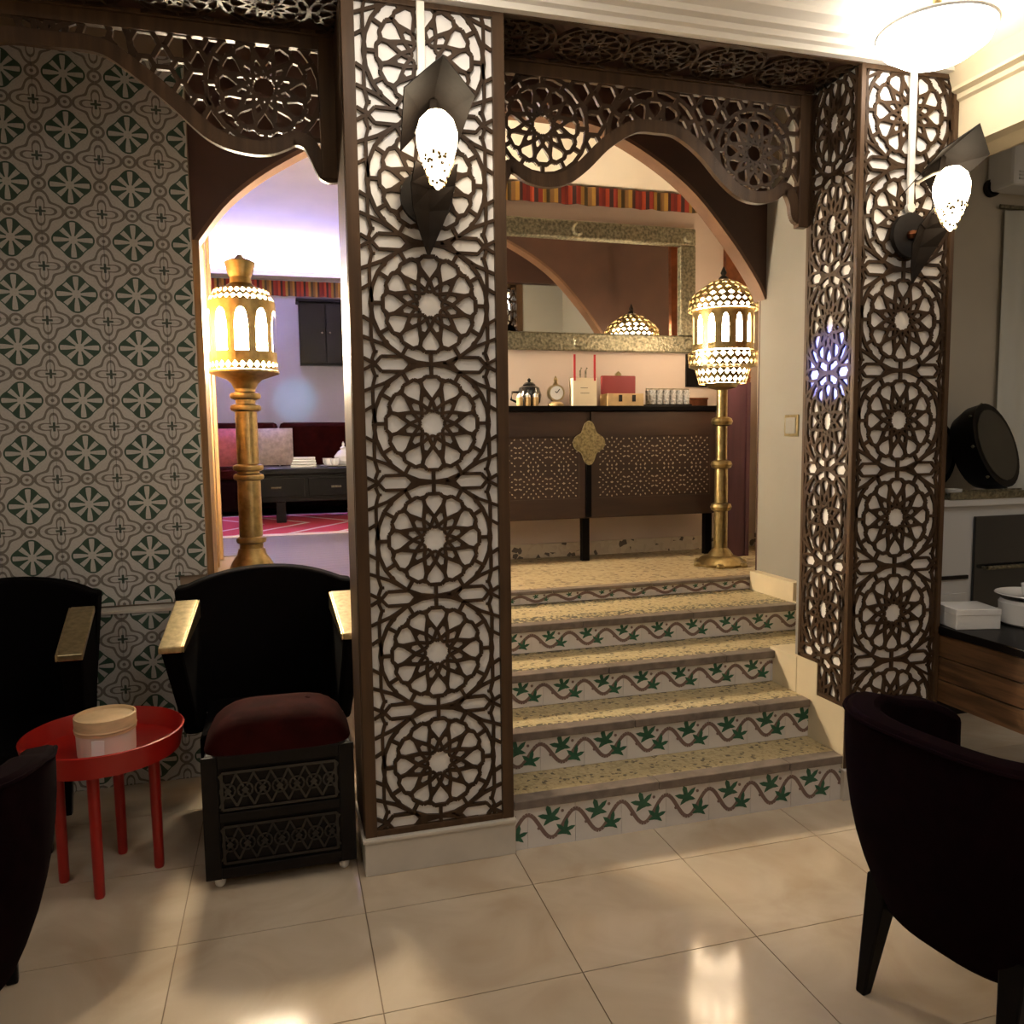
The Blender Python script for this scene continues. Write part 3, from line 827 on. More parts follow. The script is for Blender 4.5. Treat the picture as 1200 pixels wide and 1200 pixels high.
# ---- wall sconces on both pillars
def sconce(x, z, label, rz=0.0):
    t = thing('wall_sconce', label, 'sconce', (x, YP - .006, z), rz)
    MB().tube([(0, 0, 0), (0, -.022, 0)], .092, 24).build('backplate', IRON, t, .5)
    MB().lathe([(.001, -.02), (.02, -.015), (.028, 0), (.02, .015), (.001, .02)], 12, (0, -.025, 0)).build('boss', COPPER, t, .6)
    # shield: folded leaf, pointed below, opening upwards round the shade and roofing it
    def spine(s): return (-.035 - .09 * s - .30 * s ** 3, -.20 + .50 * s)
    rows = []
    for s, hwid, e in ((0, .004, .0), (.12, .030, .012), (.28, .062, .03), (.42, .075, .055), (.52, .072, .085)):
        y, zz = spine(s); rows.append(((-hwid, y - e, zz), (0, y, zz), (hwid, y - e, zz)))
    mb = MB()
    for a, b in zip(rows, rows[1:]):
        mb.add(list(a) + list(b), [(0, 1, 4, 3), (1, 2, 5, 4)])
    o = mb.build('lower_leaf', IRON, t); so = o.modifiers.new('solid', 'SOLIDIFY'); so.thickness = .004
    mb = MB()
    y, zz = spine(.52)
    back = [(-.012, y - .01, zz), (.012, y - .01, zz), (.012, y - .05, .27), (-.012, y - .05, .27)]
    mb.add(back, [(0, 1, 2, 3)])
    o = mb.build('stem', IRON, t); so = o.modifiers.new('solid', 'SOLIDIFY'); so.thickness = .006
    # hood: two folded plates meeting on a ridge
    mb = MB()
    yb = -.06
    mb.add([(0, yb, .24), (0, -.35, .335), (-.115, -.29, .25), (-.095, -.05, .14), (.115, -.29, .25), (.095, -.05, .14), (0, -.30, .19)],
           [(0, 1, 2, 3), (0, 5, 4, 1)])
    o = mb.build('hood', IRON, t); so = o.modifiers.new('solid', 'SOLIDIFY'); so.thickness = .004
    MB().tube([(-.0, -.05, .20), (-.045, -.09, .19), (-.03, -.16, .205), (0, -.225, .205)], .006, 6).build('cord', WHITEC, t)
    prof = [(.004, -.118), (.022, -.095), (.048, -.04), (.066, .02), (.068, .06), (.055, .10), (.03, .125)]
    MB().lathe(prof, 20, (0, -.225, .085)).build('shade', SCGL, t, .9)
    sp = MB(); random.seed(5)
    for k in range(90):          # dark pierced metal specks on the lower shade
        a = random.uniform(0, 2 * PI); q = random.random() ** 1.2 * .9
        zc = -.105 + .10 * q; r = .018 + (.062 - .018) * q + .003
        c = Vector((r * math.cos(a), r * math.sin(a), zc)); u = Vector((-math.sin(a), math.cos(a), 0)) * .005; v = Vector((.25 * math.cos(a), .25 * math.sin(a), .9)) * .005
        n_ = Vector((math.cos(a), math.sin(a), -.4)) * .002
        c += Vector((0, -.225, .085)) + n_
        sp.add([c - u - v, c + u - v, c + u + v, c - u + v], [(0, 1, 2, 3)])
    s_ = sp.build('shade_fretwork', GOLD, t, fix=False); s_['kind'] = 'stuff'
    return t
sconce(.522, 2.465, 'dark iron wall sconce on the lattice pillar beside the black armchair')
sconce(2.585, 2.45, 'dark iron wall sconce on the lattice pillar beside the cream bulkhead')
for x, z0, z1, l in ((.515, 2.86, 3.30, 'white cable cover running up the pillar beside the black armchair'), (2.585, 2.545, 3.12, 'white cable cover running up the pillar beside the cream bulkhead')):
    c = thing('cable_cover', l, 'cable cover', (x, YP - .003, z0))
    MB().box(-.014, .014, -.016, .0, 0, min(z1, 3.125) - z0).build('duct', WHITEC, c, bevel=.003)
    MB().tube([(0, 0, .02), (0, -.019, .02)], .02, 16).build('clip', WHITEC, c, .5)

# ---- lounge and alcove lights
t = thing('led_cove', 'shelf with a violet light strip above the far striped valance', 'light', (-.4, 10.6, 3.62))
MB().box(-1.9, 1.3, -.24, 0, 0, .025).build('shelf', PLASTER, t); MB().box(-1.9, 1.3, -.24, -.225, .025, .06).build('lip', PLASTER, t)
MB().box(-1.85, 1.25, -.17, -.10, .025, .034).build('diffuser', LEDV, t)
def spot(name, label, loc, target, col, power, angle, blend=.6):
    t = thing(name, label, 'spotlight', loc)
    d = (Vector(target) - Vector(loc)).normalized()
    mb = MB().tube([tuple(-d * .10), tuple(-d * .02), (0, 0, 0)], [.03, .035, .035], 14)
    mb.build('can', IRON, t, .5)
    ld = bpy.data.lights.new(name + '_light', 'SPOT'); ld.energy = power; ld.color = col; ld.spot_size = angle; ld.spot_blend = blend; ld.shadow_soft_size = .02
    lo = bpy.data.objects.new('beam', ld); COL.objects.link(lo); lo.parent = t
    lo.location = d * .01; lo.rotation_euler = d.to_track_quat('-Z', 'Y').to_euler()
    return t
spot('projector_spot', 'small blue party light behind the lattice pillar', (.86, 3.245, 2.35), (2.335, 3.07, 1.93), (.14, .2, 1.0), 420, .22)
spot('projector_spot', 'small turquoise party light in the lounge', (.935, 7.2, 3.2), (.19, 10.6, 2.14), (.15, .75, 1.0), 160, .17)
spot('downlight_spot', 'small warm spotlight over the console', (2.55, 4.95, 3.50), (2.47, 5.42, 2.07), (1, .85, .7), 16, .32, .9)

# ================================================================== ALCOVE FURNITURE
# console cabinet
t = thing('console_cabinet', 'brown wall console with inlaid lattice doors under the mirror', 'cabinet', (2.0, 5.41, LZ))
CX0, CX1 = -.98, .975; CF = -.30
MB().box(CX0, CX1, CF + .02, 0, .30, 1.03).build('body', CONSOLE, t, bevel=.004)
MB().box(CX0 - .02, CX1 + .02, CF - .02, 0, 1.03, 1.065).build('top', BLACKW, t, bevel=.004)
for a, b in ((CX0, -.018), (.018, CX1)):
    dr = MB().box(a + .004, b - .004, CF, CF + .02, .31, .44).box(a + .004, b - .004, CF, CF + .02, .86, 1.025)
    dr.box(a + .004, a + .05, CF, CF + .02, .44, .86).box(b - .05, b - .004, CF, CF + .02, .44, .86)
    d = dr.build('door', CONSOLE, t)
    MB().box(a + .05, b - .05, CF + .006, CF + .02, .44, .86).build('panel', CONSOLE, d)
    im = MB(); n = 4; pit = (b - a - .1) / n
    pf = lambda u, v, dd: (u, CF + .006 - dd, v)
    for i in range(n):
        for j in range(2):
            cx, cz = a + .05 + pit * (i + .5), .545 + .21 * j
            for r, m_, sz in ((.012, 1, .016), (.042, 8, .011), (.068, 12, .010), (.094, 16, .011), (.122, 12, .010)):
                for q in range(m_):
                    an = 2 * PI * (q + .5 * (m_ == 12)) / m_; u, v = cx + (r * math.cos(an) if m_ > 1 else 0), cz + (r * math.sin(an) if m_ > 1 else 0)
                    if a + .06 < u < b - .06 and .45 < v < .85:
                        im.prism([(u + sz * .75 * math.cos(an), v + sz * .75 * math.sin(an)), (u - sz * .5 * math.sin(an), v + sz * .5 * math.cos(an)), (u - sz * .75 * math.cos(an), v - sz * .75 * math.sin(an)), (u + sz * .5 * math.sin(an), v - sz * .5 * math.cos(an))], 0, .002, pf)
    il = im.build('inlay', INLAY, d); il['kind'] = 'stuff'
def quatrefoil(n=40, rx=.115, rz=.15):
    return [(rx * (.83 + .17 * math.cos(4 * a)) * math.cos(a) * 1.0, rz * (.83 + .17 * math.cos(4 * a)) * math.sin(a)) for a in [2 * PI * i / n for i in range(n)]]
qp = [(u, v + .815) for u, v in quatrefoil()]
pm = MB().prism(qp, .0, .02, lambda u, v, d: (u, CF - .002 - d, v))
pm.prism([(u * .72, (v - .815) * .72 + .815) for u, v in qp], .02, .028, lambda u, v, d: (u, CF - .002 - d, v))
for a in range(4):
    pm.lathe([(.022, 0), (.02, .006), (.001, .012)], 8, (0, 0, 0)) if False else None
lk = pm.build('lock_plate', mat('antique_gold', (.46, .38, .20), .45, .7, var=.5, scale=60, bump=.5), t)
lk['label'] = 'antique gold quatrefoil lock plate'
MB().box(-.018, .018, CF - .012, CF + .02, .31, .72).build('centre_stile', BLACKW, t)
for x in (CX0 + .03, -.026, CX1 - .053): MB().box(x, x + .052, CF + .05, CF + .10, 0, .30).build('leg', BLACKW, t)
# mirror
t = thing('wall_mirror', 'wide mirror in an embossed antique silver frame above the console', 'mirror', (2.02, 5.415, 2.22))
MX = .92; MH = .89; fw = .125
t.location.y = 5.385; t.rotation_euler.x = -.012; t.rotation_euler.z = .019
MB().box(-MX + .02, MX - .02, -.02, 0, .02, MH - .02).build('glass', MIRROR, t)
for x0, x1, z0, z1 in ((-MX, MX, 0, fw), (-MX, MX, MH - fw, MH), (-MX, -MX + fw, fw, MH - fw), (MX - fw, MX, fw, MH - fw)):
    fr = MB().box(x0, x1, -.05, -.0205, z0, z1)
    fr.build('frame_side', SILVER, t, bevel=.012)
for x, z in ((0, fw / 2), (0, MH - fw / 2), (MX - fw / 2, fw / 2), (MX - fw / 2, MH - fw / 2), (-MX + fw / 2, fw / 2), (-MX + fw / 2, MH - fw / 2)):
    MB().tube([(x, -.05, z), (x, -.062, z)], [.045, .03], 16).build('medallion', SILVER, t, .5)
# striped valances
def valance(label, x0, x1, y, z0, z1):
    n = 60
    mb = MB().grid(lambda u, v: (x0 + (x1 - x0) * u, y + .008 * math.sin(u * (x1 - x0) * 45), z0 + (z1 - z0) * v - (0 if v > .5 else .008 * abs(math.sin(u * 40)))), n, 2)
    o = mb.build('striped_valance', STRIPES, None); o.modifiers.new('solid', 'SOLIDIFY').thickness = .006
    return tag(o, label, 'valance', 'striped cloth valances')
valance('red and gold striped cloth valance above the silver mirror', 1.1, 3.5, 5.40, 3.235, 3.355)
valance('red and gold striped cloth valance at the far lounge wall', -1.6, .93, 10.57, 3.42, 3.60)
# things on the console
CT = LZ + 1.065
for x, l in ((1.545, 'small tan wooden cup under the handle of the black pot'), (1.60, 'small tan wooden cup standing between two like it'), (1.655, 'small tan wooden cup on the clock side of its row')):
    t = thing('wooden_cup', l, 'cup', (x, 5.20, CT), group='wooden cups on the console')
    MB().lathe([(.018, 0), (.022, .01), (.024, .06), (.02, .062)], 14).build('body', TAN, t, .6)
    MB().lathe([(.020, .06), (.019, .075), (.004, .09)], 12).build('stopper', CERAM, t, .6)
t = thing('black_pot', 'round black lidded pot behind the wooden cups', 'pot', (1.64, 5.29, CT))
MB().lathe([(.05, 0), (.075, .03), (.085, .08), (.07, .13), (.04, .15)], 18).build('body', DGLASS, t, .6)
MB().lathe([(.045, .15), (.03, .165), (.008, .17), (.014, .185), (.003, .195)], 14).build('lid', DGLASS, t, .6)
MB().tube([(-.07, 0, .10), (-.12, 0, .10), (-.13, 0, .05), (-.08, 0, .03)], .009, 8).build('handle', DGLASS, t, .8)
t = thing('table_clock', 'small ornate silver table clock between pot and paper bag', 'clock', (1.80, 5.20, CT))
MB().lathe([(.05, 0), (.055, .015), (.03, .03)], 16).build('base', TAN, t, .6)
MB().tube([(0, -.02, .09), (0, .02, .09)], .058, 20).build('case', GOLD, t, .5)
MB().tube([(0, -.024, .09), (0, -.02, .09)], .046, 20).build('dial', CERAM, t, .5)
MB().lathe([(.02, .145), (.012, .165), (.016, .18), (.002, .205)], 10).build('finial', GOLD, t, .6)
MB().bar((0, .09), (.02, .115), .005, 0, .002, lambda u, v, d: (u, -.0245 - d, v)).bar((0, .09), (-.012, .10), .005, 0, .002, lambda u, v, d: (u, -.0245 - d, v)).build('hands', IRON, t)
t = thing('paper_bag', 'cream paper bag with tall red ribbon handles on the console', 'bag', (1.99, 5.18, CT))
MB().box(-.085, .085, -.04, .04, 0, .19).build('body', CREAMP, t)
for x in (-.075, .07): MB().box(x - .007, x + .007, -.043, -.037, .17, .345).build('ribbon', mat('ribbon_red', (.45, .02, .03), .6), t)
for za, xa in ((.12, .02), (.085, .03)): MB().box(-.033, xa, -.0412, -.0402, za, za + .003).build('printed_line', IRON, t)
for x in (-.02, .02): MB().tube([(x, .0, .19), (x, 0, .24), (x + .01, 0, .26)], .006, 6).build('stopper', SILVER, t)
t = thing('jewel_chest', 'tan wooden chest with an open burgundy lid on the console', 'chest', (2.285, 5.20, CT))
MB().box(-.135, .135, -.07, .07, 0, .085).build('body', TAN, t, bevel=.004)
MB().box(-.13, .13, .05, .075, .085, .215).build('lid', REDB, t, bevel=.008)
for x in (-.04, .06): MB().box(x - .012, x + .012, -.075, -.07, .03, .075).build('clasp', IRON, t)
MB().lathe([(.02, .215), (.024, .225), (.004, .245)], 10, (0, .06, 0)).build('knob', GOLD, t, .6)
t = thing('glass_rack', 'silver rack of small glasses at the end of the console', 'rack', (2.63, 5.19, CT))
MB().box(-.16, .16, -.06, .06, 0, .012).build('tray', BLACKW, t)
g = MB().lathe([(.022, .012), (.024, .05), (.026, .11), (.023, .11), (.02, .02)], 10)
GL = mat('etched_glass', (.62, .62, .62), .25, .3, var=.6, scale=60)
gm = g.mesh('glass', GL, .6)
for i in range(6):
    for j in range(2): link('glass', gm, t, (-.13 + .052 * i, -.028 + .056 * j, 0))
MB().tube([(-.165, 0, .01), (-.165, 0, .12), (.165, 0, .12), (.165, 0, .01)], .005, 6).build('rail', SILVER, t)
t = thing('small_casket', 'plain brown wooden casket behind the slim lantern', 'box', (2.87, 5.22, CT))
MB().box(-.07, .07, -.045, .045, 0, .045).build('body', COPPER, t, bevel=.003); MB().box(-.074, .074, -.049, .049, .045, .06).build('lid', COPPER, t, bevel=.003)
t = thing('framed_picture', 'small black framed picture behind the slim lantern', 'picture', (2.99, 5.418, 1.98))
for x0, x1, z0, z1 in ((-.1, .1, 0, .025), (-.1, .1, .215, .24), (-.1, -.075, .025, .215), (.075, .1, .025, .215)): MB().box(x0, x1, -.02, 0, z0, z1).build('frame_side', BLACKW, t)
MB().box(-.08, .08, -.008, 0, .02, .22).build('print', BLACKW, t)
# plum door leaf
t = thing('door_leaf', 'narrow plum door leaf with a copper carved head behind the slim lantern', 'door', (3.06, 4.98, LZ))
PLUM = mat('plum_wood', (.10, .035, .05), .5, var=.3, scale=8, stretch=(3, 3, .3))
MB().box(-.10, .10, 0, .04, 0, 1.22).build('panel', PLUM, t, bevel=.004)
MB().box(-.10, -.07, -.008, 0, 0, 1.22).box(.07, .10, -.008, 0, 0, 1.22).build('stiles', PLUM, t)
pierced = MB()
for k in range(12): pierced.lathe([(.012, 0), (.02, .012), (.012, .024)], 8, (-.08 + .032 * (k % 6), -.005, 1.24 + .05 * (k // 6)))
pierced.box(-.10, .10, 0, .04, 1.22, 2.35)
pierced.build('carved_head', COPPER, t, .5)

# ================================================================== LOUNGE FURNITURE
t = thing('lounge_sofa', 'long burgundy banquette along the far lounge wall', 'sofa', (-.4, 10.1, LZ))
MB().box(-2.4, 1.3, -.45, .45, .05, .42).build('seat_base', BURG, t, bevel=.04)
for i in range(4): MB().box(-2.38 + .92 * i, -1.48 + .92 * i, -.47, .2, .42, .56).build('seat_cushion', BURGR, t, bevel=.04)
for i in range(4): MB().box(-2.38 + .92 * i, -1.48 + .92 * i, .18, .45, .5, 1.08).build('back_cushion', BURGR, t, bevel=.05)
for x in (-2.3, 1.2): MB().box(x - .05, x + .05, -.4, .4, 0, .05).build('plinth_foot', BLACKW, t)
def cushion(x, y, z, rz, m, label):
    mb = MB().grid(lambda u, v: ((u - .5) * .46, -.09 * (1 - abs(2 * u - 1) ** 2.5) * (1 - abs(2 * v - 1) ** 2.5), v * .44), 11, 11)
    mb.grid(lambda u, v: ((u - .5) * .46, .09 * (1 - abs(2 * u - 1) ** 2.5) * (1 - abs(2 * v - 1) ** 2.5), v * .44), 11, 11)
    return tag(mb.build('throw_cushion', m, None, 1.2, (x, y, z), rz), label, 'cushion')
cushion(-.62, 9.98, LZ + .565, .25, mat('cushion_rose', (.5, .12, .15), .8, var=.3, scale=20), 'rose throw cushion on the burgundy banquette')
cushion(-.10, 10.06, LZ + .565, -.1, mat('cushion_pale', (.55, .45, .42), .8, var=.3, scale=20), 'pale throw cushion on the burgundy banquette')
t = thing('low_table', 'low black table with drawers on the red rug', 'table', (.05, 8.95, LZ + .012))
MB().box(-.48, .85, -.45, .45, .50, .56).build('top', BLACKW, t, bevel=.006)
MB().box(-.44, .80, -.40, .40, .22, .50).build('apron', BLACKW, t)
for i in range(2):
    d = MB().box(-.40 + .60 * i, .16 + .60 * i, -.415, -.40, .27, .46).build('drawer', BLACKW, t, bevel=.004)
    MB().tube([(-.17 + .60 * i, -.43, .365), (-.07 + .60 * i, -.43, .365)], .010, 8).build('pull', SILVER, d)
for sx in (-.13, 1.15):
    for sy in (-1, 1): MB().box(sx * .62 - .05, sx * .62 + .05, sy * .34 - .05, sy * .34 + .05, 0, .22).build('leg', BLACKW, t, bevel=.01)
t = thing('tea_service', 'white tea service on a tray on the low black table', 'tea set', (.64, 8.90, LZ + .573))
MB().lathe([(.24, 0), (.26, .012), (.24, .018)], 24).build('tray', SILVER, t, .5)
MB().lathe([(.05, .018), (.095, .06), (.10, .11), (.06, .16), (.03, .18), (.035, .20), (.012, .22), (.016, .24), (.003, .27)], 18).build('teapot', CERAM, t, .6)
MB().tube([(.09, 0, .07), (.15, 0, .10), (.17, 0, .16)], [.022, .015, .01], 8).build('spout', CERAM, t, .8)
for x, y in ((-.16, -.06), (-.10, -.15), (-.17, .08)): MB().lathe([(.03, .018), (.045, .04), (.05, .09), (.044, .09)], 14, (x, y, 0)).build('bowl', CERAM, t, .6)
t = thing('napkin_stack', 'white folded napkin pile on the low black table', 'napkin', (.22, 8.85, LZ + .573))
for k in range(4): MB().box(-.14 + .01 * k, .13 - .005 * k, -.10, .10 - .01 * k, .028 * k, .028 * k + .026).build('fold', CERAM, t, bevel=.008)
tag(MB().box(-1.5, .9, -1.0, 1.0, 0, .012).build('area_rug', RUG, None, None, (0, 8.52, LZ)), 'red patterned rug with a pale edge under the low table', 'rug')
t = thing('wall_cabinet', 'dark carved cabinet hanging on the far lounge wall', 'cabinet', (.56, 10.6, 2.56))
MB().box(-.30, .34, -.22, 0, 0, .76).build('body', BLACKW, t, bevel=.005)
for x0, x1 in ((-.29, .015), (.025, .33)):
    d = MB().box(x0, x1, -.235, -.22, .02, .74).build('door', CARVE, t, bevel=.004)
    MB().lathe([(.012, 0), (.016, .01), (.004, .02)], 8, ((x0 + x1) / 2 + (.11 if x0 < 0 else -.11), -.245, .38)).build('knob', GOLD, d)
MB().box(-.33, .37, -.25, 0, .76, .80).build('cornice', BLACKW, t, bevel=.006)

# ================================================================== FRONT ROOM FURNITURE
def superell(a, n): # rounded-square helper: signed power of cos / sin
    c, s = math.cos(a), math.sin(a)
    return math.copysign(abs(c) ** (2 / n), c), math.copysign(abs(s) ** (2 / n), s)

# ---- black armchairs with gilt arm caps (local: faces -Y, origin on the floor)
def armchair(label, loc, rz=0.0):
    t = thing('armchair', label, 'armchair', loc, rz, group='black armchairs with gilt arm caps')
    # curved back: wings sweep forward, crown rises in the middle
    def back(off):
        def fn(u, v):
            a = (u - .5) * 2
            x = a * (.335 + .05 * v)
            y = .30 - .17 * abs(a) ** 3 + off + .05 * v
            z = .40 + (.56 + .07 * (1 - a * a) + (.015 if abs(a) > .9 else 0)) * v
            return (x, y, z)
        return fn
    mb = MB(); nu, nv = 19, 9
    fr = [back(-.05)(i / (nu - 1), j / (nv - 1)) for j in range(nv) for i in range(nu)]
    bk = [back(.06)(i / (nu - 1), j / (nv - 1)) for j in range(nv) for i in range(nu)]
    idx = lambda i, j, o: o + j * nu + i
    fs = []; o2 = nu * nv
    for j in range(nv - 1):
        for i in range(nu - 1):
            fs.append((idx(i, j, 0), idx(i + 1, j, 0), idx(i + 1, j + 1, 0), idx(i, j + 1, 0)))
            fs.append((idx(i, j, o2), idx(i, j + 1, o2), idx(i + 1, j + 1, o2), idx(i + 1, j, o2)))
    for i in range(nu - 1):
        fs.append((idx(i, nv - 1, 0), idx(i + 1, nv - 1, 0), idx(i + 1, nv - 1, o2), idx(i, nv - 1, o2)))
        fs.append((idx(i, 0, 0), idx(i, 0, o2), idx(i + 1, 0, o2), idx(i + 1, 0, 0)))
    for j in range(nv - 1):
        fs.append((idx(0, j, 0), idx(0, j + 1, 0), idx(0, j + 1, o2), idx(0, j, o2)))
        fs.append((idx(nu - 1, j, 0), idx(nu - 1, j, o2), idx(nu - 1, j + 1, o2), idx(nu - 1, j + 1, 0)))
    mb.add(fr + bk, fs)
    mb.build('backrest', BLACKV, t, .9, bevel=.012)
    MB().box(-.27, .27, -.255, .22, .27, .45).build('seat', BLACKV, t, bevel=.04)
    for s in (-1, 1):
        xo, xi = s * .395, s * .315
        # side panel tapers down and inwards
        arm = MB().hexa([(s * .345, -.08, .39), (s * .285, -.08, .39), (s * .275, .20, .30), (s * .335, .20, .30)],
                        [(xo, -.285, .80), (xi, -.285, .80), (s * .29, .20, .92), (s * .37, .20, .92)])
        a = arm.build('arm', BLACKV, t, bevel=.018)
        cap = MB().hexa([(xo + s * .004, -.292, .795), (xi - s * .004, -.292, .795), (s * .284, .10, .905), (s * .376, .10, .905)],
                        [(xo + s * .004, -.292, .822), (xi - s * .004, -.292, .822), (s * .284, .10, .932), (s * .376, .10, .932)])
        cap.hexa([(xi - s * .004, -.292, .795), (xi - s * .012, -.292, .795), (s * .276, .10, .85), (s * .284, .10, .85)],
                 [(xi - s * .004, -.292, .822), (xi - s * .012, -.292, .822), (s * .276, .10, .93), (s * .284, .10, .93)])
        cp = cap.build('arm_cap', GOLD, a, bevel=.004); cp['label'] = 'gilt metal arm cap'
        for y in (-.17, .17):
            MB().hexa([(s * .21 - .014, y - .014, 0), (s * .21 + .014, y - .014, 0), (s * .21 + .014, y + .014, 0), (s * .21 - .014, y + .014, 0)],
                      [(s * .22 - .022, y - .022, .28), (s * .22 + .022, y - .022, .28), (s * .22 + .022, y + .022, .28), (s * .22 - .022, y + .022, .28)]).build('leg', BLACKW, t)
    return t
armchair('black armchair with gilt arm caps behind the carved ottoman', (-.095, 3.62, 0))
armchair('black armchair with gilt arm caps behind the red tray table', (-1.165, 3.62, 0), .02)

# ---- carved ottoman chest
OX0, OX1, OY0, OY1 = -.30, .235, -.20, .20
t = thing('carved_ottoman', 'black carved ottoman chest with a wine velvet cushion on casters', 'ottoman', (-.03, 3.145, 0))
x0, x1 = -.29, .245
for sx_ in (x0 + .045, x1 - .045):
    for sy_ in (-.155, .155):
        c = MB().lathe([(.008, 0), (.017, .008), (.02, .02), (.017, .032), (.008, .04)], 12, (sx_, sy_, 0)); cc = c.build('caster', CHROME, t, .8)
MB().box(x0 + .01, x1 - .01, -.185, .19, .04, .50).build('body', CARVE, t, bevel=.006)
fy = -.185
fn = lambda u, v, d: (u, fy - d, v)
for z0, z1 in ((.045, .085), (.255, .29), (.455, .50)): MB().box(x0 + .055, x1 - .055, fy - .0115, fy, z0, z1).build('rail', CARVE, t, bevel=.003)
for a, b in ((x0, x0 + .055), (x1 - .055, x1)): MB().box(a, b, fy - .012, fy, .045, .50).build('stile', CARVE, t, bevel=.003)
cm = MB()
mx_ = (x0 + x1) / 2
for pz, ph in ((.17, .075), (.37, .075)):
    for k in range(-3, 4):
        cx = mx_ + k * .06
        r = .026
        for i in range(10):
            a, b = 2 * PI * i / 10, 2 * PI * (i + 1) / 10
            cm.bar((cx + r * math.cos(a), pz + r * math.sin(a)), (cx + r * math.cos(b), pz + r * math.sin(b)), .007, 0, .008, fn)
        cm.bar((cx - .03, pz - .06), (cx + .03, pz + .06), .008, 0, .007, fn).bar((cx - .03, pz + .06), (cx + .03, pz - .06), .008, 0, .0072, fn)
        cm.prism([(cx, pz - .014), (cx + .014, pz), (cx, pz + .014), (cx - .014, pz)], 0, .011, fn)
    for sz in (-1, 1): cm.bar((mx_ - .2, pz + sz * .068), (mx_ + .2, pz + sz * .068), .010, 0, .011, fn)
    for sx_ in (-1, 1): cm.bar((mx_ + sx_ * .2, pz - .068), (mx_ + sx_ * .2, pz + .068), .010, 0, .0112, fn)
cv = cm.build('carving', mat('carved_gloss', (.006, .004, .0035), .22, spec=.5), t); cv['kind'] = 'stuff'
def cush(u, v):
    a = 2 * PI * u; c, s = superell(a, 5); r = 1 - v
    k = (1 - (1 - v) ** 3)
    return ((x0 + x1) / 2 + c * (x1 - x0) / 2 * .99 * min(1, r * 1.0 + .0), s * .195 * r, .50 + .105 * (1 - r ** 4) + (.02 if r < .99 else 0))
cu = MB().grid(cush, 40, 10, closed_u=True)
cu.build('cushion', BURGR, t, 1.0)
MB().lathe([(.010, 0), (.012, .004), (.002, .008)], 10, (.09, .02, .618)).build('button', BURGR, t, .8)

# ---- red tray table with a round chip-wood box
t = thing('tray_table', 'red round tray table with four straight legs', 'side table', (-.676, 3.205, 0))
MB().lathe([(.245, .470), (.262, .475), (.278, .555), (.272, .558), (.268, .553), (.252, .490), (.245, .486), (.001, .486)], 48).build('tray', RED, t, .7)
MB().lathe([(.20, .455), (.21, .462), (.245, .472), (.001, .472)], 32).build('underside', RED, t, .6)
for x, y in ((-.01, -.165), (.165, .0), (.01, .155), (-.16, -.01)):
    MB().lathe([(.016, 0), (.0185, .01), (.021, .46)], 14, (x, y, 0)).build('leg', RED, t, .8)
t = thing('chip_wood_box', 'round chip-wood box with a lid on the red tray', 'box', (-.66, 3.165, .487)); t.scale = (1, 1, 1.3)
MB().lathe([(.095, 0), (.098, .004), (.100, .075), (.094, .075), (.001, .07)], 32).build('body', PAPERW, t, .6)
MB().lathe([(.104, .068), (.104, .112), (.098, .113), (.094, .104), (.001, .102)], 32).build('lid', CHIP, t, .6)
MB().lathe([(.1045, .074), (.106, .078), (.1045, .082)], 32, cap=False).build('band', CHIP, t, .6)
MB().prism([(-.03, .02), (.012, .018), (.014, .06), (-.028, .062)], 0, .002, lambda u, v, d: (u, -.1005 - d, v)).build('sticker', CERAM, t)

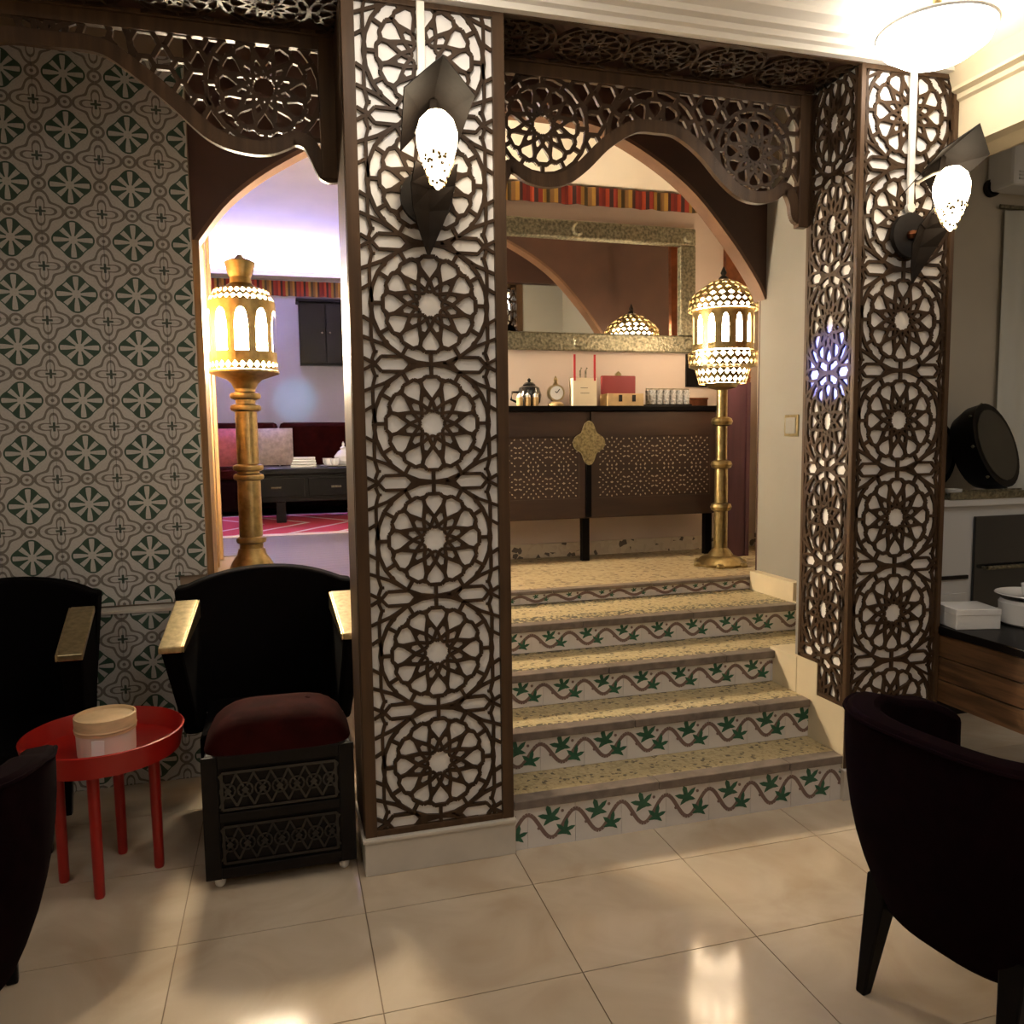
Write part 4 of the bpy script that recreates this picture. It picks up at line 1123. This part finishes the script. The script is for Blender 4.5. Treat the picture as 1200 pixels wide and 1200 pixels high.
# ---- burgundy tub chairs (local: faces +X)
def tub_chair(label, loc, rz):
    t = thing('tub_chair', label, 'chair', loc, rz, group='burgundy tub chairs')
    A = 2.05     # half sweep of the shell
    def ring(u, v, off):
        a = PI + (u - .5) * 2 * A
        c, s = superell(a, 3.0)
        rx = .375 - off; ry = .375 - off
        pinch = 1 - .30 * (1 - v) ** 2.6
        fwd = max(0, math.cos(a))
        z0 = .25 - .01 * math.cos(2 * a) ; z1 = .845 - .15 * max(0, (math.cos(a) + .35)) ** 1.2
        return (c * rx * pinch, s * ry * pinch, z0 + (z1 - z0) * v)
    nu, nv = 41, 9
    mb = MB()
    o = [ring(i / (nu - 1), j / (nv - 1), 0) for j in range(nv) for i in range(nu)]
    n_ = [ring(i / (nu - 1), j / (nv - 1), .085) for j in range(nv) for i in range(nu)]
    fs = []; o2 = nu * nv; ix = lambda i, j, k: k + j * nu + i
    for j in range(nv - 1):
        for i in range(nu - 1):
            fs.append((ix(i, j, 0), ix(i + 1, j, 0), ix(i + 1, j + 1, 0), ix(i, j + 1, 0))); fs.append((ix(i, j, o2), ix(i, j + 1, o2), ix(i + 1, j + 1, o2), ix(i + 1, j, o2)))
    for i in range(nu - 1):
        for j in (0, nv - 1): fs.append((ix(i, j, 0), ix(i + 1, j, 0), ix(i + 1, j, o2), ix(i, j, o2)))
    for j in range(nv - 1):
        for i in (0, nu - 1): fs.append((ix(i, j, 0), ix(i, j + 1, 0), ix(i, j + 1, o2), ix(i, j, o2)))
    mb.add(o + n_, fs)
    mb.build('shell', BURG, t, .9, bevel=.02)
    def rim(u): 
        p = ring(u, 1, 0); return (p[0] * 1.002, p[1] * 1.002, p[2] - .012)
    MB().tube([rim(i / 40) for i in range(41)], .006, 6).build('piping', BURG, t, 1.0)
    MB().grid(lambda u, v: ((.27 * superell(2 * PI * u, 3)[0] * (1 if v < .7 else (1 - v) / .3)) + .02, .265 * superell(2 * PI * u, 3)[1] * (1 if v < .7 else (1 - v) / .3), .30 + .17 * min(1, v / .7) + (.02 if v >= .99 else 0)), 32, 8, closed_u=True).build('seat', BURG, t, 1.0)
    MB().lathe([(.001, .245), (.23, .245), (.24, .28)], 28).build('underframe', BLACKW, t)
    for sx_, sy_ in ((-1, -1), (-1, 1), (1, -1), (1, 1)):
        tx, ty = sx_ * .225, sy_ * .20; bx_, by_ = sx_ * .29, sy_ * .21
        q = lambda cx, cy, h, z: [(cx - h, cy - h, z), (cx + h, cy - h, z), (cx + h, cy + h, z), (cx - h, cy + h, z)]
        MB().hexa(q(bx_, by_, .016, 0), q(tx, ty, .036, .35)).build('leg', BLACKW, t, bevel=.006)
    return t
tub_chair('burgundy velvet tub chair facing the dark wooden table', (1.885, 1.67, 0), .14)
tub_chair('burgundy velvet tub chair turned to the red tray table', (-.99, 2.29, 0), PI / 2 + .2)

# ---- dark table with crockery on the right
t = thing('dining_table', 'black topped table with wooden side panel and black legs', 'table', (3.22, 2.66, 0))
MB().box(-.40, .48, -.30, .32, .715, .75).build('top', BLACKW, t, bevel=.004)
for x in (-.37, .45):
    for y in (-.27, .29): MB().box(x - .028, x + .028, y - .028, y + .028, 0, .715).build('leg', BLACKW, t)
for k in range(3): MB().box(-.385, -.365, -.24, .26, .40 + .105 * k, .50 + .105 * k).build('side_plank', TBLW, t, bevel=.002)
MB().box(-.34, .42, .28, .30, .42, .715).build('front_panel', TBLW, t)
t = thing('cake_box', 'white cardboard box on the black topped table', 'box', (2.955, 2.875, .75), -.25)
MB().box(-.10, .10, -.09, .09, 0, .085).build('body', CERAM, t, bevel=.003); MB().box(-.102, .102, -.092, .092, .062, .09).build('lid', CERAM, t, bevel=.003)
t = thing('crockery_pot', 'round white pot beside the cardboard box', 'pot', (3.24, 2.80, .75))
MB().lathe([(.11, 0), (.125, .01), (.13, .10), (.12, .115), (.001, .11)], 32).build('body', CERAM, t, .5)
t = thing('dinner_plate', 'white plate with a dark rim resting on the round pot', 'plate', (3.245, 2.80, .866))
MB().lathe([(.06, 0), (.09, .004), (.15, .022), (.148, .026), (.09, .010), (.001, .008)], 36).build('dish', CERAM, t, .5)
MB().lathe([(.138, .0175), (.1505, .0205), (.152, .023)], 36, cap=False).build('rim_line', BLACKW, t, .5)
t = thing('tea_cup', 'small white cup on the dark rimmed plate', 'cup', (3.235, 2.79, .875))
MB().lathe([(.025, 0), (.04, .01), (.048, .06), (.044, .06), (.034, .012), (.001, .008)], 24).build('bowl', CERAM, t, .5)
MB().tube([(.045, 0, .05), (.07, 0, .045), (.07, 0, .02), (.042, 0, .018)], .006, 8).build('handle', CERAM, t, 1)
t = thing('pepper_mill', 'dark turned pepper mill behind the plate', 'mill', (3.40, 2.93, .75))
MB().lathe([(.04, 0), (.042, .03), (.026, .10), (.032, .20), (.026, .25)], 18).build('body', BLACKW, t, .7)
MB().lathe([(.03, .25), (.042, .28), (.04, .32), (.018, .34), (.012, .36), (.002, .375)], 18).build('head', BLACKW, t, .7)

# ---- white cabinet with oven and the black frame drums on it
t = thing('white_cabinet', 'white cabinet with a dark glass oven door behind the right pillar', 'cabinet', (4.05, 3.85, 0))
MB().box(-.75, .95, -.25, .26, .10, 1.21).build('body', WHITEB, t, bevel=.006)
MB().box(-.78, .98, -.28, .27, 1.21, 1.25).build('top', WHITEB, t, bevel=.004)
MB().box(-.70, .90, -.22, .25, 0, .10).build('plinth', IRON, t)
od = MB().box(-.33, .35, -.268, -.25, .62, 1.15).build('oven_door', DGLASS, t, bevel=.004)
MB().tube([(-.27, -.30, .86), (.29, -.30, .86)], .012, 8).build('handle', SILVER, od)
for x in (-.27, .29): MB().tube([(x, -.268, .86), (x, -.30, .86)], .008, 6).build('handle_post', SILVER, od)
MB().box(-.74, -.36, -.262, -.25, .80, .82).build('shelf_edge', IRON, t)
MB().box(-.72, -.37, -.262, -.25, .14, .72).build('lower_door', WHITEB, t, bevel=.003)
for x in (-.05,): MB().box(-.33, .35, -.262, -.25, .50, .58).build('drawer', TAN, t, bevel=.003)
t = thing('serving_tray', 'flat silver serving tray on the white cabinet', 'tray', (3.72, 3.65, 1.25))
MB().box(-.20, .45, -.07, .05, 0, .018).build('plate', SILVER, t, bevel=.004)
for ya in (-.085, .05): MB().box(-.20, .45, ya, ya + .015, 0, .04).build('rim', SILVER, t)
t = thing('soap_dish', 'shiny white bowl on the serving tray', 'bowl', (3.62, 3.645, 1.27)); t.scale = (.55, .55, .7)
MB().lathe([(.05, 0), (.075, .02), (.085, .05), (.08, .05), (.001, .02)], 24).build('bowl', CERAM, t, .5)
HIDE = mat('drum_hide', (.045, .04, .028), .45, var=.3, scale=5)
def drum(label, loc, r, tilt, rz, depth):
    t = thing('frame_drum', label, 'drum', loc, rz, group='black drums on the white cabinet')
    d = Vector((math.sin(.0), -math.cos(tilt), math.sin(tilt)))
    c = Vector((0, 0, r * math.cos(tilt)))
    MB().tube([tuple(c + d * (-depth)), tuple(c - d * (depth * .5)), tuple(c)], [r * .86, r, r], 32).build('shell', BLACKW, t, .5)
    MB().tube([tuple(c), tuple(c + d * .006)], r * .84, 32).build('head', HIDE, t, .5)
    for k in range(8):
        a = 2 * PI * k / 8
        u = Vector((1, 0, 0)); v = d.cross(u)
        p = c + u * (r * 1.0 * math.cos(a)) + v * (r * 1.0 * math.sin(a)) - d * .02
        MB().lathe([(.004, -.01), (.012, 0), (.004, .01)], 8, tuple(p)).build('peg', SILVER, t, .8)
    return t
drum('large black drum with an olive hide leaning on the white cabinet', (4.10, 3.82, 1.295), .26, .30, .35, .16)
drum('smaller black drum behind the large one on the cabinet', (3.80, 4.03, 1.275), .235, .12, .1, .07)
# wall fittings beyond the pillar
t = thing('wall_switch', 'small brass framed light switch on the beige stair wall', 'switch', (2.757, 3.92, 1.67))
MB().box(-.008, 0, -.06, .06, -.06, .06).build('frame', GOLD, t, bevel=.002); MB().box(-.012, -.008, -.045, .045, -.045, .045).build('plate', BEIGE, t)
t = thing('ceiling_speaker', 'round black wall speaker on the beige wall', 'speaker', (4.36, 4.195, 3.15))
MB().tube([(0, 0, 0), (0, -.03, 0)], .055, 20).build('ring', IRON, t, .5); MB().tube([(0, -.03, 0), (0, -.034, 0)], .042, 20).build('grille', BLACKV, t, .5)
t = thing('air_conditioner', 'white wall air conditioner near the ceiling', 'air conditioner', (4.75, 4.195, 3.12))
MB().box(-.42, .5, -.2, 0, 0, .24).build('body', CERAM, t, bevel=.02)
for k in range(3): MB().box(-.38, .46, -.206, -.2, .03 + .02 * k, .04 + .02 * k).build('louvre', WHITEB, t)
t = thing('curtain', 'pale hanging curtain on the beige wall', 'curtain', (5.08, 4.17, .02)); t.scale.y = .6
cmb = MB().grid(lambda u, v: (-.62 + 1.1 * u, .02 * math.sin(u * 40), 3.0 * v), 70, 3)
o = cmb.build('cloth', mat('curtain_pale', (.68, .68, .62), .85), t, 1.2); o.modifiers.new('solid', 'SOLIDIFY').thickness = .004
MB().tube([(-.66, 0, 3.02), (.52, 0, 3.02)], .014, 8).build('rod', SILVER, t)
